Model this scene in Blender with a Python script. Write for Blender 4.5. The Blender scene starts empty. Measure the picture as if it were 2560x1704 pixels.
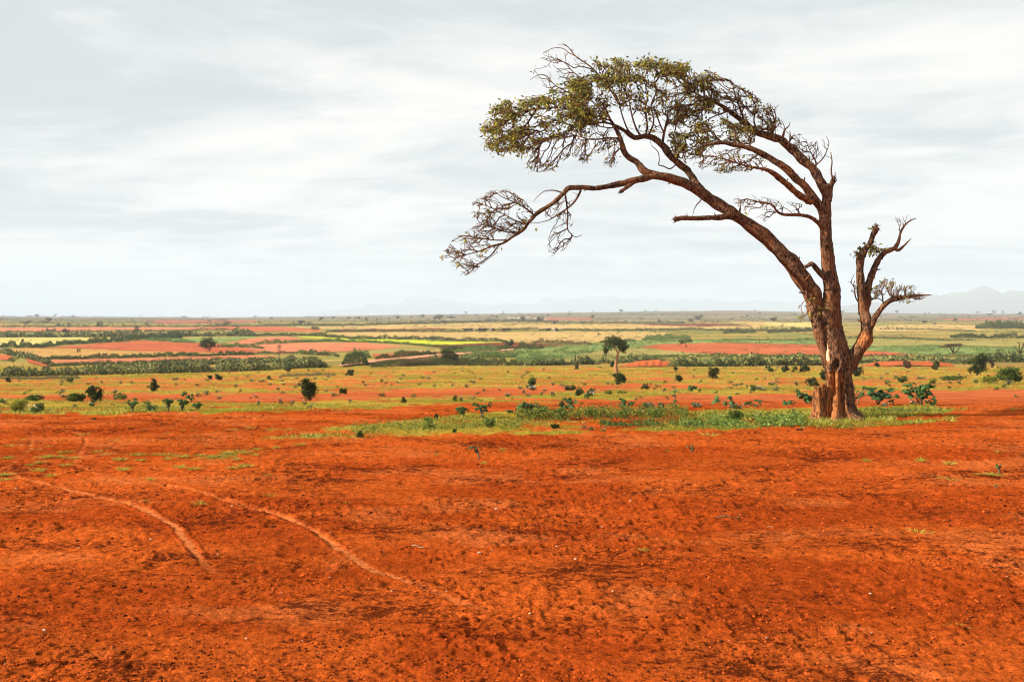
import bpy, math, random
import numpy as np
from mathutils import Vector

sc = bpy.context.scene
COL = sc.collection

# ------------------------------------------------------------------ camera, sky, sun, exposure
EYE = 2.2            # metres above the red ground in front
F = 2489.0           # focal length in photo pixels (35 mm on 36 mm, 2560 px wide)
HOR = 800.0          # eye-level row in the photo
cam_d = bpy.data.cameras.new('camera')
cam = bpy.data.objects.new('camera', cam_d); COL.objects.link(cam)
cam.location = (0, 0, EYE); cam.rotation_euler = (math.pi/2, 0, 0)
cam_d.sensor_width = 36; cam_d.lens = 35.0; cam_d.shift_y = -52/2560
cam_d.clip_start = 0.1; cam_d.clip_end = 90000
cam_d.dof.use_dof = True; cam_d.dof.focus_distance = 24; cam_d.dof.aperture_fstop = 4.0
sc.camera = cam

SUN_EL = math.radians(26.0)
SUN_AZ = math.atan2(-0.978, -0.208)          # direction towards the sun: low on the left, slightly behind the camera
sun_dir = Vector((math.sin(SUN_AZ)*math.cos(SUN_EL), math.cos(SUN_AZ)*math.cos(SUN_EL), math.sin(SUN_EL)))
sd = bpy.data.lights.new('sun', 'SUN'); sd.energy = 5.0; sd.angle = math.radians(0.6); sd.color = (1.0, 0.90, 0.76)
so = bpy.data.objects.new('sun', sd); COL.objects.link(so)
so.rotation_euler = (-sun_dir).to_track_quat('-Z', 'Y').to_euler()

sc.view_settings.view_transform = 'Standard'; sc.view_settings.look = 'None'
sc.view_settings.gamma = 1.0; sc.view_settings.use_curve_mapping = False
sc.view_settings.exposure = 1.42
sc.cycles.use_denoising = True; sc.cycles.filter_width = 1.05
sc.cycles.max_bounces = 6; sc.cycles.diffuse_bounces = 3; sc.cycles.volume_bounces = 1
sc.cycles.transparent_max_bounces = 8

world = bpy.data.worlds.new('World'); sc.world = world; world.use_nodes = True

class NT:
    """small helper for node trees"""
    def __init__(s, tree): s.t = tree; s.n = tree.nodes; s.n.clear()
    def add(s, typ, ins=None, **kw):
        nd = s.n.new(typ)
        for k, v in kw.items(): setattr(nd, k, v)
        for k, v in (ins or {}).items():
            if isinstance(v, bpy.types.NodeSocket): s.t.links.new(v, nd.inputs[k])
            else: nd.inputs[k].default_value = v
        return nd
    def math(s, op, a, b=0.0, clamp=False):
        nd = s.n.new('ShaderNodeMath'); nd.operation = op; nd.use_clamp = clamp
        for i, v in enumerate((a, b)):
            if isinstance(v, bpy.types.NodeSocket): s.t.links.new(v, nd.inputs[i])
            else: nd.inputs[i].default_value = v
        return nd.outputs[0]
    def mix(s, f, a, b, blend='MIX'):
        nd = s.n.new('ShaderNodeMix'); nd.data_type = 'RGBA'; nd.blend_type = blend; nd.clamp_factor = True
        for i, v in ((0, f), (6, a), (7, b)):
            if isinstance(v, bpy.types.NodeSocket): s.t.links.new(v, nd.inputs[i])
            else: nd.inputs[i].default_value = v if i == 0 else (*v[:3], 1)
        return nd.outputs[2]
    def ramp(s, f, stops):
        nd = s.n.new('ShaderNodeMapRange'); nd.interpolation_type = 'SMOOTHSTEP'
        if isinstance(f, bpy.types.NodeSocket): s.t.links.new(f, nd.inputs[0])
        nd.inputs[1].default_value, nd.inputs[2].default_value, nd.inputs[3].default_value, nd.inputs[4].default_value = stops
        return nd.outputs[0]

w = NT(world.node_tree)
tc = w.add('ShaderNodeTexCoord')
sep = w.add('ShaderNodeSeparateXYZ', {0: tc.outputs['Generated']})
zc = w.math('MAXIMUM', sep.outputs[2], 0.0)
zz = w.math('ADD', zc, 0.10)
u = w.math('DIVIDE', sep.outputs[0], zz); v = w.math('DIVIDE', sep.outputs[1], zz)
uv = w.add('ShaderNodeCombineXYZ', {0: u, 1: v, 2: 0.0})
mp = w.add('ShaderNodeMapping', {0: uv.outputs[0], 1: (5.78, 0.2, 2.4), 2: (0, 0, math.radians(28)), 3: (0.8, 1.25, 1.0)})
n1 = w.add('ShaderNodeTexNoise', {'Vector': mp.outputs[0], 'Scale': 0.62, 'Detail': 9.0, 'Roughness': 0.60, 'Distortion': 0.6})
n2 = w.add('ShaderNodeTexNoise', {'Vector': mp.outputs[0], 'Scale': 2.1, 'Detail': 7.0, 'Roughness': 0.6, 'Distortion': 0.8})
comb = w.math('ADD', w.math('MULTIPLY', n1.outputs[0], 0.68), w.math('MULTIPLY', n2.outputs[0], 0.32))
thin = w.math('MULTIPLY', w.math('SUBTRACT', 1.0, zc), 0.30)       # seen slantwise the layer closes up
cover = w.ramp(w.math('ADD', comb, thin), (0.33, 0.58, 0.0, 1.0))
tone = w.ramp(comb, (0.38, 0.60, 0.0, 1.0))
CL = 10.0
cl_col = w.mix(tone, (0.248*CL, 0.268*CL, 0.278*CL), (0.386*CL, 0.380*CL, 0.367*CL))
sky = w.add('ShaderNodeTexSky', sky_type='NISHITA', sun_disc=False, sun_elevation=SUN_EL, sun_rotation=SUN_AZ)
skycol = w.mix(cover, sky.outputs[0], cl_col)
bg = w.add('ShaderNodeBackground', {0: skycol, 1: 0.10})
w.add('ShaderNodeOutputWorld', {0: bg.outputs[0]})

# ------------------------------------------------------------------ helpers
rng = np.random.default_rng(7)
random.seed(7)
TAB = np.random.default_rng(99).random((256, 256))

def vnoise(x, y, s=0):
    x = np.asarray(x, float) + s*17.31; y = np.asarray(y, float) + s*9.77
    xi = np.floor(x).astype(int); yi = np.floor(y).astype(int)
    fx = x-xi; fy = y-yi
    fx = fx*fx*fx*(fx*(fx*6-15)+10); fy = fy*fy*fy*(fy*(fy*6-15)+10)
    a = TAB[xi & 255, yi & 255]; b = TAB[(xi+1) & 255, yi & 255]
    c = TAB[xi & 255, (yi+1) & 255]; d = TAB[(xi+1) & 255, (yi+1) & 255]
    return (a*(1-fx)+b*fx)*(1-fy)+(c*(1-fx)+d*fx)*fy

def fbm(x, y, oct=4, s=0, gain=0.5):
    t = 0; a = 1.0; n = 0.0
    for o in range(oct):
        t = t+a*vnoise(x*2.03**o, y*2.03**o, s+o*3); n += a; a *= gain
    return t/n

def sstep(a, b, x):
    t = np.clip((x-a)/(b-a), 0, 1); return t*t*(3-2*t)

def in_poly(px, py, poly):
    px = np.asarray(px, float); py = np.asarray(py, float)
    ins = np.zeros(px.shape, bool); n = len(poly)
    for i in range(n):
        x0, y0 = poly[i]; x1, y1 = poly[(i+1) % n]
        if y0 == y1: continue
        c = ((y0 > py) != (y1 > py)) & (px < (x1-x0)*(py-y0)/(y1-y0)+x0)
        ins ^= c
    return ins

def tag(o, label=None, cat=None, group=None, kind=None):
    if label: o['label'] = label
    if cat: o['category'] = cat
    if group: o['group'] = group
    if kind: o['kind'] = kind
    return o

def empty(name, loc=(0, 0, 0)):
    o = bpy.data.objects.new(name, None); COL.objects.link(o); o.location = loc; o.empty_display_size = 0.2
    return o

def make_mesh(name, verts, faces, mat=None, tint=None, smooth=False, attrs=None):
    """faces: list of (M,k) int arrays; tint: (N,3) albedo per vertex"""
    me = bpy.data.meshes.new(name)
    verts = np.asarray(verts, np.float32)
    faces = [np.asarray(f, np.int32) for f in faces if len(f)]
    me.vertices.add(len(verts)); me.vertices.foreach_set('co', verts.ravel())
    nl = sum(f.size for f in faces); npol = sum(len(f) for f in faces)
    me.loops.add(nl); me.polygons.add(npol)
    me.loops.foreach_set('vertex_index', np.concatenate([f.ravel() for f in faces]))
    sizes = np.concatenate([np.full(len(f), f.shape[1], np.int32) for f in faces])
    me.polygons.foreach_set('loop_start', np.concatenate([[0], np.cumsum(sizes)[:-1]]).astype(np.int32))
    me.polygons.foreach_set('loop_total', sizes)
    me.polygons.foreach_set('use_smooth', np.full(npol, bool(smooth)))
    if tint is not None:
        at = me.attributes.new('tint', 'FLOAT_COLOR', 'POINT')
        c = np.ones((len(verts), 4), np.float32); c[:, :3] = tint
        at.data.foreach_set('color', c.ravel())
    for k, val in (attrs or {}).items():
        at = me.attributes.new(k, 'FLOAT', 'POINT'); at.data.foreach_set('value', np.asarray(val, np.float32))
    if mat: me.materials.append(mat)
    me.update(calc_edges=True)
    return me

def obj(name, me, parent=None, loc=(0, 0, 0)):
    o = bpy.data.objects.new(name, me); COL.objects.link(o); o.location = loc
    if parent is not None: o.parent = parent
    return o

class MB:
    """collects arrays of geometry for one mesh"""
    def __init__(s): s.v = []; s.f = {}; s.t = []; s.n = 0; s.a = []
    def add(s, v, faces, tint=(0.2, 0.2, 0.2), a=0.0):
        v = np.asarray(v, float).reshape(-1, 3)
        for f in faces:
            f = np.asarray(f, int)
            if f.size: s.f.setdefault(f.shape[1], []).append(f+s.n)
        t = np.asarray(tint, float)
        s.t.append(np.broadcast_to(t, (len(v), 3)) if t.ndim == 1 else t)
        s.a.append(np.broadcast_to(np.asarray(a, float), (len(v),)))
        s.v.append(v); s.n += len(v)
    def mesh(s, name, mat, origin=(0, 0, 0), smooth=False, attr=None):
        v = np.concatenate(s.v)-np.asarray(origin)
        return make_mesh(name, v, [np.concatenate(x) for x in s.f.values()], mat, np.concatenate(s.t), smooth,
                         {attr: np.concatenate(s.a)} if attr else None)

def catmull(P, k):
    P = np.asarray(P, float); out = []
    Q = np.vstack([2*P[0]-P[1], P, 2*P[-1]-P[-2]])
    for i in range(1, len(Q)-2):
        t = np.linspace(0, 1, k, endpoint=False)[:, None]
        a, b, c, d = Q[i-1], Q[i], Q[i+1], Q[i+2]
        out.append(0.5*((2*b)+(-a+c)*t+(2*a-5*b+4*c-d)*t**2+(-a+3*b-3*c+d)*t**3))
    out.append(P[-1:]); return np.vstack(out)

def tube(P, R, sides, bump=0.0, seed=0, cap=True):
    P = np.asarray(P, float); R = np.asarray(R, float); n = len(P)
    T = np.gradient(P, axis=0); T /= np.linalg.norm(T, axis=1)[:, None]+1e-12
    ref = np.array([0.3, 1.0, 0.1]); U = np.zeros_like(P); V = np.zeros_like(P)
    for i in range(n):
        uu = ref-T[i]*np.dot(ref, T[i]); uu /= np.linalg.norm(uu)+1e-12
        U[i] = uu; V[i] = np.cross(T[i], uu); ref = uu
    th = np.linspace(0, 2*np.pi, sides, endpoint=False)
    rr = R[:, None]*np.ones(sides)[None]
    if bump:
        s = np.concatenate([[0], np.cumsum(np.linalg.norm(np.diff(P, axis=0), axis=1))])
        k = s[:, None]/max(R.mean()*2.2, 1e-4)
        rr = rr*(1+bump*(vnoise(k+seed*3.3, np.cos(th)[None]*1.3+5+seed)+vnoise(k*1.7+9, np.sin(th)[None]*1.6+11+seed)-1.0)*1.6)
    v = P[:, None, :]+rr[..., None]*(np.cos(th)[None, :, None]*U[:, None, :]+np.sin(th)[None, :, None]*V[:, None, :])
    idx = np.arange(n*sides).reshape(n, sides)
    q = np.stack([idx[:-1], np.roll(idx[:-1], -1, 1), np.roll(idx[1:], -1, 1), idx[1:]], -1).reshape(-1, 4)
    v = v.reshape(-1, 3); faces = [q]
    if cap:
        v = np.vstack([v, P[-1:]]); c = len(v)-1; e = idx[-1]
        faces.append(np.stack([e, np.roll(e, -1), np.full(sides, c)], -1))
    return v, faces

def leaves_np(P, D, L, W, r, fold=0.25):
    """one folded diamond per point: P base, D direction, L length, W width"""
    n = len(P); D = D/(np.linalg.norm(D, axis=1)[:, None]+1e-9)
    S = np.cross(D, r.normal(size=(n, 3))); S /= np.linalg.norm(S, axis=1)[:, None]+1e-9
    N = np.cross(D, S)
    L = np.broadcast_to(L, (n,))[:, None]; W = np.broadcast_to(W, (n,))[:, None]
    a = P; b = P+D*L*0.5+S*W*0.5+N*W*fold; c = P+D*L; d = P+D*L*0.5-S*W*0.5+N*W*fold
    v = np.stack([a, b, c, d], 1).reshape(-1, 3)
    i = np.arange(n)*4
    f = np.concatenate([np.stack([i, i+1, i+2], 1), np.stack([i, i+2, i+3], 1)])
    return v, [f]

def shades(n, cols, r, jit=0.18):
    cols = np.asarray(cols, float); k = r.integers(0, len(cols), n)
    return np.clip(cols[k]*(1+r.normal(0, jit, (n, 1))), 0.003, 0.9)

# ------------------------------------------------------------------ materials
def mat_new(name): m = bpy.data.materials.new(name); m.use_nodes = True; return m, NT(m.node_tree)

def mat_tint(name, rough=0.8, trans=0.0, noise=None, amp=0.3, bump=0.0, spec=0.2):
    m, t = mat_new(name)
    at = t.add('ShaderNodeAttribute', attribute_name='tint')
    c = at.outputs['Color']; nrm = None
    if noise:
        tcn = t.add('ShaderNodeTexCoord')
        nz = t.add('ShaderNodeTexNoise', {'Vector': tcn.outputs['Object'], 'Scale': noise, 'Detail': 5.0, 'Roughness': 0.65})
        k = t.ramp(nz.outputs[0], (0.3, 0.7, 1-amp, 1+amp))
        g = t.add('ShaderNodeCombineColor', {0: k, 1: k, 2: k})
        c = t.mix(1.0, c, g.outputs[0], 'MULTIPLY')
        if bump:
            b = t.add('ShaderNodeBump', {'Height': nz.outputs[0], 'Strength': 1.0, 'Distance': bump}); nrm = b.outputs[0]
    ins = {'Base Color': c, 'Roughness': rough, 'Specular IOR Level': spec}
    if nrm: ins['Normal'] = nrm
    p = t.add('ShaderNodeBsdfPrincipled', ins); sh = p.outputs[0]
    if trans:
        tr = t.add('ShaderNodeBsdfTranslucent', {0: c})
        sh = t.add('ShaderNodeMixShader', {0: trans, 1: sh, 2: tr.outputs[0]}).outputs[0]
    t.add('ShaderNodeOutputMaterial', {0: sh})
    return m

M_LEAF = mat_tint('leaf', 0.6, 0.36)
M_GRASS = mat_tint('grass_blade', 0.7, 0.3)
M_STEM = mat_tint('stem', 0.85)
M_CACT = mat_tint('cactus_pad', 0.6, 0.0)
M_PLAIN = mat_tint('plain_surface', 0.9, 0.0, 3.0, 0.2)
M_CLOD = mat_tint('soil_clod', 1.0, 0.0, 60.0, 0.35, 0.0, 0.0)

def bark_material():
    m, t = mat_new('bark')
    tcn = t.add('ShaderNodeTexCoord')
    mpn = t.add('ShaderNodeMapping', {0: tcn.outputs['Object'], 3: (1, 1, 0.4)})
    n1 = t.add('ShaderNodeTexNoise', {'Vector': mpn.outputs[0], 'Scale': 24.0, 'Detail': 8.0, 'Roughness': 0.7})
    n2 = t.add('ShaderNodeTexNoise', {'Vector': tcn.outputs['Object'], 'Scale': 36.0, 'Detail': 3.0, 'Roughness': 0.6})
    n3 = t.add('ShaderNodeTexNoise', {'Vector': tcn.outputs['Object'], 'Scale': 2.2, 'Detail': 3.0})
    n4 = t.add('ShaderNodeTexNoise', {'Vector': t.add('ShaderNodeMapping', {0: tcn.outputs['Object'], 3: (1, 1, 0.10)}).outputs[0], 'Scale': 34.0, 'Detail': 5.0, 'Roughness': 0.6})
    bark = t.mix(t.ramp(n1.outputs[0], (0.40, 0.64, 0, 1)), (0.017, 0.009, 0.006), (0.220, 0.106, 0.052))
    bark = t.mix(t.ramp(n3.outputs[0], (0.48, 0.68, 0, 0.5)), bark, (0.20, 0.072, 0.024))
    bark = t.mix(t.ramp(n2.outputs[0], (0.60, 0.68, 0, 0.7)), bark, (0.27, 0.19, 0.12))     # lichen flecks
    wood = t.mix(t.ramp(n4.outputs[0], (0.35, 0.68, 0, 1)), (0.085, 0.024, 0.007), (0.46, 0.175, 0.055))
    at = t.add('ShaderNodeAttribute', attribute_name='wood')
    wf = t.math('ADD', at.outputs['Fac'], t.math('MULTIPLY', t.math('SUBTRACT', n1.outputs[0], 0.5), 1.5))
    c = t.mix(t.ramp(wf, (0.34, 0.68, 0, 1)), bark, wood)
    c = t.mix(t.ramp(at.outputs['Fac'], (1.3, 1.7, 0, 1)), c, (0.60, 0.36, 0.24))           # freshly stripped pale strip
    hh = t.math('ADD', n1.outputs[0], t.math('MULTIPLY', n2.outputs[0], 0.5))
    b = t.add('ShaderNodeBump', {'Height': hh, 'Strength': 0.9, 'Distance': 0.03})
    p = t.add('ShaderNodeBsdfPrincipled', {'Base Color': c, 'Roughness': 0.9, 'Specular IOR Level': 0.15, 'Normal': b.outputs[0]})
    t.add('ShaderNodeOutputMaterial', {0: p.outputs[0]})
    return m
M_BARK = bark_material()

def ground_material():
    m, t = mat_new('red_soil')
    at = t.add('ShaderNodeAttribute', attribute_name='tint')
    soil = t.add('ShaderNodeAttribute', attribute_name='soil')
    geo = t.add('ShaderNodeNewGeometry'); pos = geo.outputs['Position']
    n1 = t.add('ShaderNodeTexNoise', {'Vector': pos, 'Scale': 9.0, 'Detail': 8.0, 'Roughness': 0.72})
    n2 = t.add('ShaderNodeTexNoise', {'Vector': pos, 'Scale': 45.0, 'Detail': 4.0, 'Roughness': 0.7})
    n3 = t.add('ShaderNodeTexNoise', {'Vector': pos, 'Scale': 0.25, 'Detail': 6.0, 'Roughness': 0.6})
    k = t.ramp(n1.outputs[0], (0.30, 0.72, 0.62, 1.28))
    k = t.math('MULTIPLY', k, t.ramp(n2.outputs[0], (0.30, 0.72, 0.66, 1.26)))
    k = t.math('MULTIPLY', k, t.ramp(n3.outputs[0], (0.3, 0.7, 0.86, 1.12)))
    g = t.add('ShaderNodeCombineColor', {0: k, 1: k, 2: k})
    c = t.mix(1.0, at.outputs['Color'], g.outputs[0], 'MULTIPLY')
    # dark flecks on bare soil: humus crumbs plus painted-in shade of clods
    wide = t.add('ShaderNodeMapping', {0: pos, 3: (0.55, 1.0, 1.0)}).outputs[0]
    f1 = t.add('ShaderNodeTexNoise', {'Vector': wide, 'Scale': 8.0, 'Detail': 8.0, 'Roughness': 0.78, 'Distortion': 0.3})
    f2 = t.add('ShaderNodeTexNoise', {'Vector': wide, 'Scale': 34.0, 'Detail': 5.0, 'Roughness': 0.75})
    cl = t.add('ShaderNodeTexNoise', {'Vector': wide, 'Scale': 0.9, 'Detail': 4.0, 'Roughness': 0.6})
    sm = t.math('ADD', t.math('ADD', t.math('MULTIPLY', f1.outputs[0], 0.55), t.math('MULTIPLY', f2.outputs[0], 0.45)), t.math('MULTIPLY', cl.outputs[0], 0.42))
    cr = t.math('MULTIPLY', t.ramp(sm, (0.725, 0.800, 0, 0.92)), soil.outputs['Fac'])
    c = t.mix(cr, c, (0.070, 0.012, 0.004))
    hh = t.math('ADD', n1.outputs[0], t.math('MULTIPLY', n2.outputs[0], 0.35))
    b = t.add('ShaderNodeBump', {'Height': hh, 'Strength': 1.0, 'Distance': 0.075})
    p = t.add('ShaderNodeBsdfPrincipled', {'Base Color': c, 'Roughness': 1.0, 'Specular IOR Level': 0.0, 'Normal': b.outputs[0]})
    t.add('ShaderNodeOutputMaterial', {0: p.outputs[0]})
    return m
M_GROUND = ground_material()

def field_material(name, a, b, furrow=0.0):
    m, t = mat_new(name)
    geo = t.add('ShaderNodeNewGeometry'); pos = geo.outputs['Position']
    n1 = t.add('ShaderNodeTexNoise', {'Vector': t.add('ShaderNodeMapping', {0: pos, 3: (0.35, 1, 1)}).outputs[0], 'Scale': 0.09, 'Detail': 9.0, 'Roughness': 0.68})
    n2 = t.add('ShaderNodeTexNoise', {'Vector': pos, 'Scale': 1.6, 'Detail': 4.0, 'Roughness': 0.75})
    f = t.math('ADD', t.math('MULTIPLY', n1.outputs[0], 0.7), t.math('MULTIPLY', n2.outputs[0], 0.3))
    c = t.mix(t.ramp(f, (0.40, 0.60, 0, 1)), a, b)
    n3 = t.add('ShaderNodeTexNoise', {'Vector': t.add('ShaderNodeMapping', {0: pos, 3: (0.5, 1, 1)}).outputs[0], 'Scale': 0.35, 'Detail': 6.0, 'Roughness': 0.7})
    k = t.ramp(n3.outputs[0], (0.32, 0.68, 0.74, 1.2)); g = t.add('ShaderNodeCombineColor', {0: k, 1: k, 2: k}); c = t.mix(1.0, c, g.outputs[0], 'MULTIPLY')
    b_ = t.add('ShaderNodeBump', {'Height': n2.outputs[0], 'Strength': 0.7, 'Distance': 0.5})
    p = t.add('ShaderNodeBsdfPrincipled', {'Base Color': c, 'Roughness': 0.95, 'Specular IOR Level': 0.05, 'Normal': b_.outputs[0]})
    t.add('ShaderNodeOutputMaterial', {0: p.outputs[0]})
    return m

# ------------------------------------------------------------------ terrain
_d = np.array([1, 15, 23, 27, 34, 42, 55, 75, 105, 135, 170, 230, 310, 430, 650, 850, 1100.])
_h = np.array([2.2, 2.2, 2.2, 2.33, 2.75, 3.2, 3.78, 4.5, 5.45, 6.2, 6.8, 7.4, 7.5, 6.95, 5.25, 3.4, 0.0])
_ld = np.log(_d)
_fine = np.linspace(_ld[0], _ld[-1], 1500)
_hf = np.interp(_fine, _ld, _h)
for _ in range(3):
    k_ = np.ones(41)/41; _hf = np.convolve(np.pad(_hf, 20, mode='edge'), k_, 'valid')
_hf = _hf-_hf[-1]*np.clip((_fine-_ld[-3])/(_ld[-1]-_ld[-3]), 0, 1)
RX = np.array([0, 500, 640, 900, 1280, 1600, 1850, 1920, 2100, 2300, 2560.])
RR = np.array([791, 794, 794, 789, 783.5, 778.5, 776, 777.5, 780.5, 784, 784.5])
RIDGE = 2600.0

def row_of(d, px):
    """nominal photo row of the ground at depth d"""
    d = np.asarray(d, float)
    near = HOR+F*np.interp(np.log(np.clip(d, 1, 1100)), _fine, _hf)/np.clip(d, 1, 1100)
    rr = np.interp(px, RX, RR)
    fr = np.interp(d, [1100, 1500, 2000, RIDGE], [0, .45, .75, 1])
    far = HOR+(rr-HOR)*fr
    return np.where(d < 1100, near, far)

def base_z(X, Y):
    X = np.asarray(X, float); Y = np.asarray(Y, float)
    R = np.hypot(X, Y); a = np.abs(np.arctan2(X, Y)); lim = math.radians(35)
    d = R*np.cos(np.minimum(a, lim))
    px = 1280+F*np.tan(np.clip(np.arctan2(X, Y), -lim, lim))
    d1 = np.maximum(d, 0.5)
    z = EYE-(row_of(np.clip(d1, 1, RIDGE), px)-HOR)/F*np.minimum(d1, RIDGE)
    z = np.where(d1 < 15, 0.0, z)
    z = np.where(d1 > RIDGE, z-np.clip(d1-RIDGE, 0, 1600)*0.016, z)
    return z, d1, px

def ground_z(X, Y):
    z, d, px = base_z(X, Y)
    amp = np.interp(d, [12, 30, 300, 1000, 2600, 5000], [0.0, 1.2, 1.5, 0.55, 0.45, 0.2])/F*d
    return z+amp*2.2*(fbm(np.asarray(X)/26, np.asarray(Y)/19, 3, 5)-0.5)+0.05*sstep(8, 3, d)*0

_dd = np.concatenate([np.exp(np.linspace(0, math.log(1100), 4000)), ])
_rowfix = row_of(_dd, 1280.0)
_rowfix = np.minimum.accumulate(_rowfix)

def depth_of(px, row):
    px = np.asarray(px, float); row = np.asarray(row, float)
    near = np.interp(-row, -_rowfix, _dd)
    rr = np.interp(px, RX, RR)
    fr = np.clip((HOR-row)/np.maximum(HOR-rr, 1e-3), 0, 1)
    far = np.interp(fr, [0, .45, .75, 1], [1100, 1500, 2000, RIDGE])
    return np.where(row >= HOR, near, far)

def at(px, row):
    """ground point shown at a photo pixel"""
    d = depth_of(px, row); X = (np.asarray(px, float)-1280)/F*d
    return np.stack([X, d, ground_z(X, d)], -1)

# polar sheet around the viewpoint, fine where it is seen from near by
NC = 860
ta = np.linspace(-math.tan(math.radians(30)), math.tan(math.radians(30)), NC)
ang = np.arctan(ta)
outer = np.radians(np.concatenate([np.arange(31, 36, 1.), np.arange(40, 180, 8.)]))
ang = np.concatenate([-outer[::-1], ang, outer])
rows = np.concatenate([np.arange(1722, 1040, -1.75), np.arange(1040, 800, -1.05)])
dr = np.concatenate([[0.25, 1, 2, 3, 4, 5, 5.6], depth_of(1280., rows), np.linspace(1130, RIDGE, 26),
                     [2700, 2900, 3300, 4200, 6000, 9000, 13000, 19000]])
lim = math.radians(35)
A, D = np.meshgrid(ang, dr)
Rr = D/np.cos(np.minimum(np.abs(A), lim))
GX = Rr*np.sin(A); GY = Rr*np.cos(A)
GZ = ground_z(GX, GY)
GPX = 1280+F*np.tan(np.clip(A, -lim, lim)); GROW = row_of(np.clip(D, 1, 1e5), GPX)

# tyre tracks of a cart that crossed the bare soil
TRACKS = [[(-120, 1062), (0, 1070), (62, 1080), (78, 1093), (70, 1130), (20, 1165), (41, 1191), (103, 1206), (205, 1230), (287, 1253), (349, 1269), (427, 1306), (464, 1347), (493, 1389), (530, 1430), (567, 1454), (640, 1500)],
          [(41, 1060), (123, 1070), (197, 1089), (213, 1109), (200, 1135), (193, 1159), (308, 1200), (411, 1216), (513, 1241), (616, 1269), (698, 1290), (768, 1323), (842, 1368), (872, 1384), (934, 1425), (1004, 1446), (1188, 1520), (1291, 1549), (1420, 1600)]]
def seg_dist(X, Y, P):
    best = np.full(X.shape, 1e9); tt = np.zeros(X.shape)
    for i in range(len(P)-1):
        a = P[i, :2]; b = P[i+1, :2]; ab = b-a
        t = np.clip(((X-a[0])*ab[0]+(Y-a[1])*ab[1])/(ab@ab), 0, 1)
        dd = np.hypot(X-a[0]-t*ab[0], Y-a[1]-t*ab[1])
        m = dd < best; best[m] = dd[m]; tt[m] = (i+t[m])/(len(P)-1)
    return best, tt
nearmask = (D < 32) & (np.abs(A) < math.radians(31))
track = np.zeros(D.shape)
xs = GX[nearmask]; ys = GY[nearmask]
tk = np.zeros(xs.shape); edge = np.zeros(xs.shape)
for k_, tr in enumerate(TRACKS):
    P = at(np.array([p[0] for p in tr], float), np.array([p[1] for p in tr], float))
    P = catmull(P, 6)
    dd, t_ = seg_dist(xs, ys, P)
    dd = dd+0.035*(fbm(xs*5, ys*5, 2, 40+k_)-0.5)
    wd = 0.036
    fade = sstep(0.0, 0.06, t_)*(1-sstep(0.80, 1.0, t_)*0.9)*(0.75+0.6*sstep(0.3, 0.55, fbm(xs*1.1, ys*1.1, 2, 60+k_)))
    fade = fade*(0.28+0.72*sstep(0.30, 0.44, t_))*(0.58+0.60*sstep(0.36, 0.55, fbm(xs*2.3, ys*2.3, 3, 63+k_)))*sstep(1.0, 0.74, t_)
    tk = np.maximum(tk, sstep(wd*1.5, wd*0.5, dd)*np.clip(fade, 0, 1))
    edge = np.maximum(edge, np.exp(-((dd-wd*1.9)/0.022)**2)*fade)
track[nearmask] = tk
edg = np.zeros(D.shape); edg[nearmask] = edge

# fine relief of the trampled soil
fade = sstep(60, 22, D)*(np.abs(A) < math.radians(36))
soft = fbm(GX*1.4, GY*1.4, 3, 21)
rel = 0.030*(fbm(GX*4.2, GY*4.2, 3, 1, 0.55)-0.5)
def crust(X, Y):
    m = sstep(0.36, 0.60, fbm(X*0.75, Y*0.75, 3, 33))
    a = sstep(0.52, 0.60, fbm(X*6.5, Y*6.5, 3, 8, 0.55)); b = sstep(0.55, 0.66, vnoise(X*13.0, Y*13.0, 18))
    return (0.014*a+0.013*b)*(0.10+0.90*m)
rel += crust(GX, GY)
rel += 0.013*(vnoise(GX*25, GY*25, 9)-0.5)
rel += 0.10*(fbm(GX*0.45, GY*0.45, 2, 12)-0.5)
hoof = np.clip(vnoise(GX*4.6, GY*4.6, 70)-0.70, 0, 1)*3.2
rel -= 0.035*np.clip(hoof, 0, 1)*sstep(0.42, 0.6, fbm(GX*0.6, GY*0.6, 3, 71))
rel *= (1-0.8*track)
rel -= 0.008*track
rel += 0.009*edg*(0.5+fbm(GX*6, GY*6, 2, 90))
GZ = GZ+rel*fade

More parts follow.
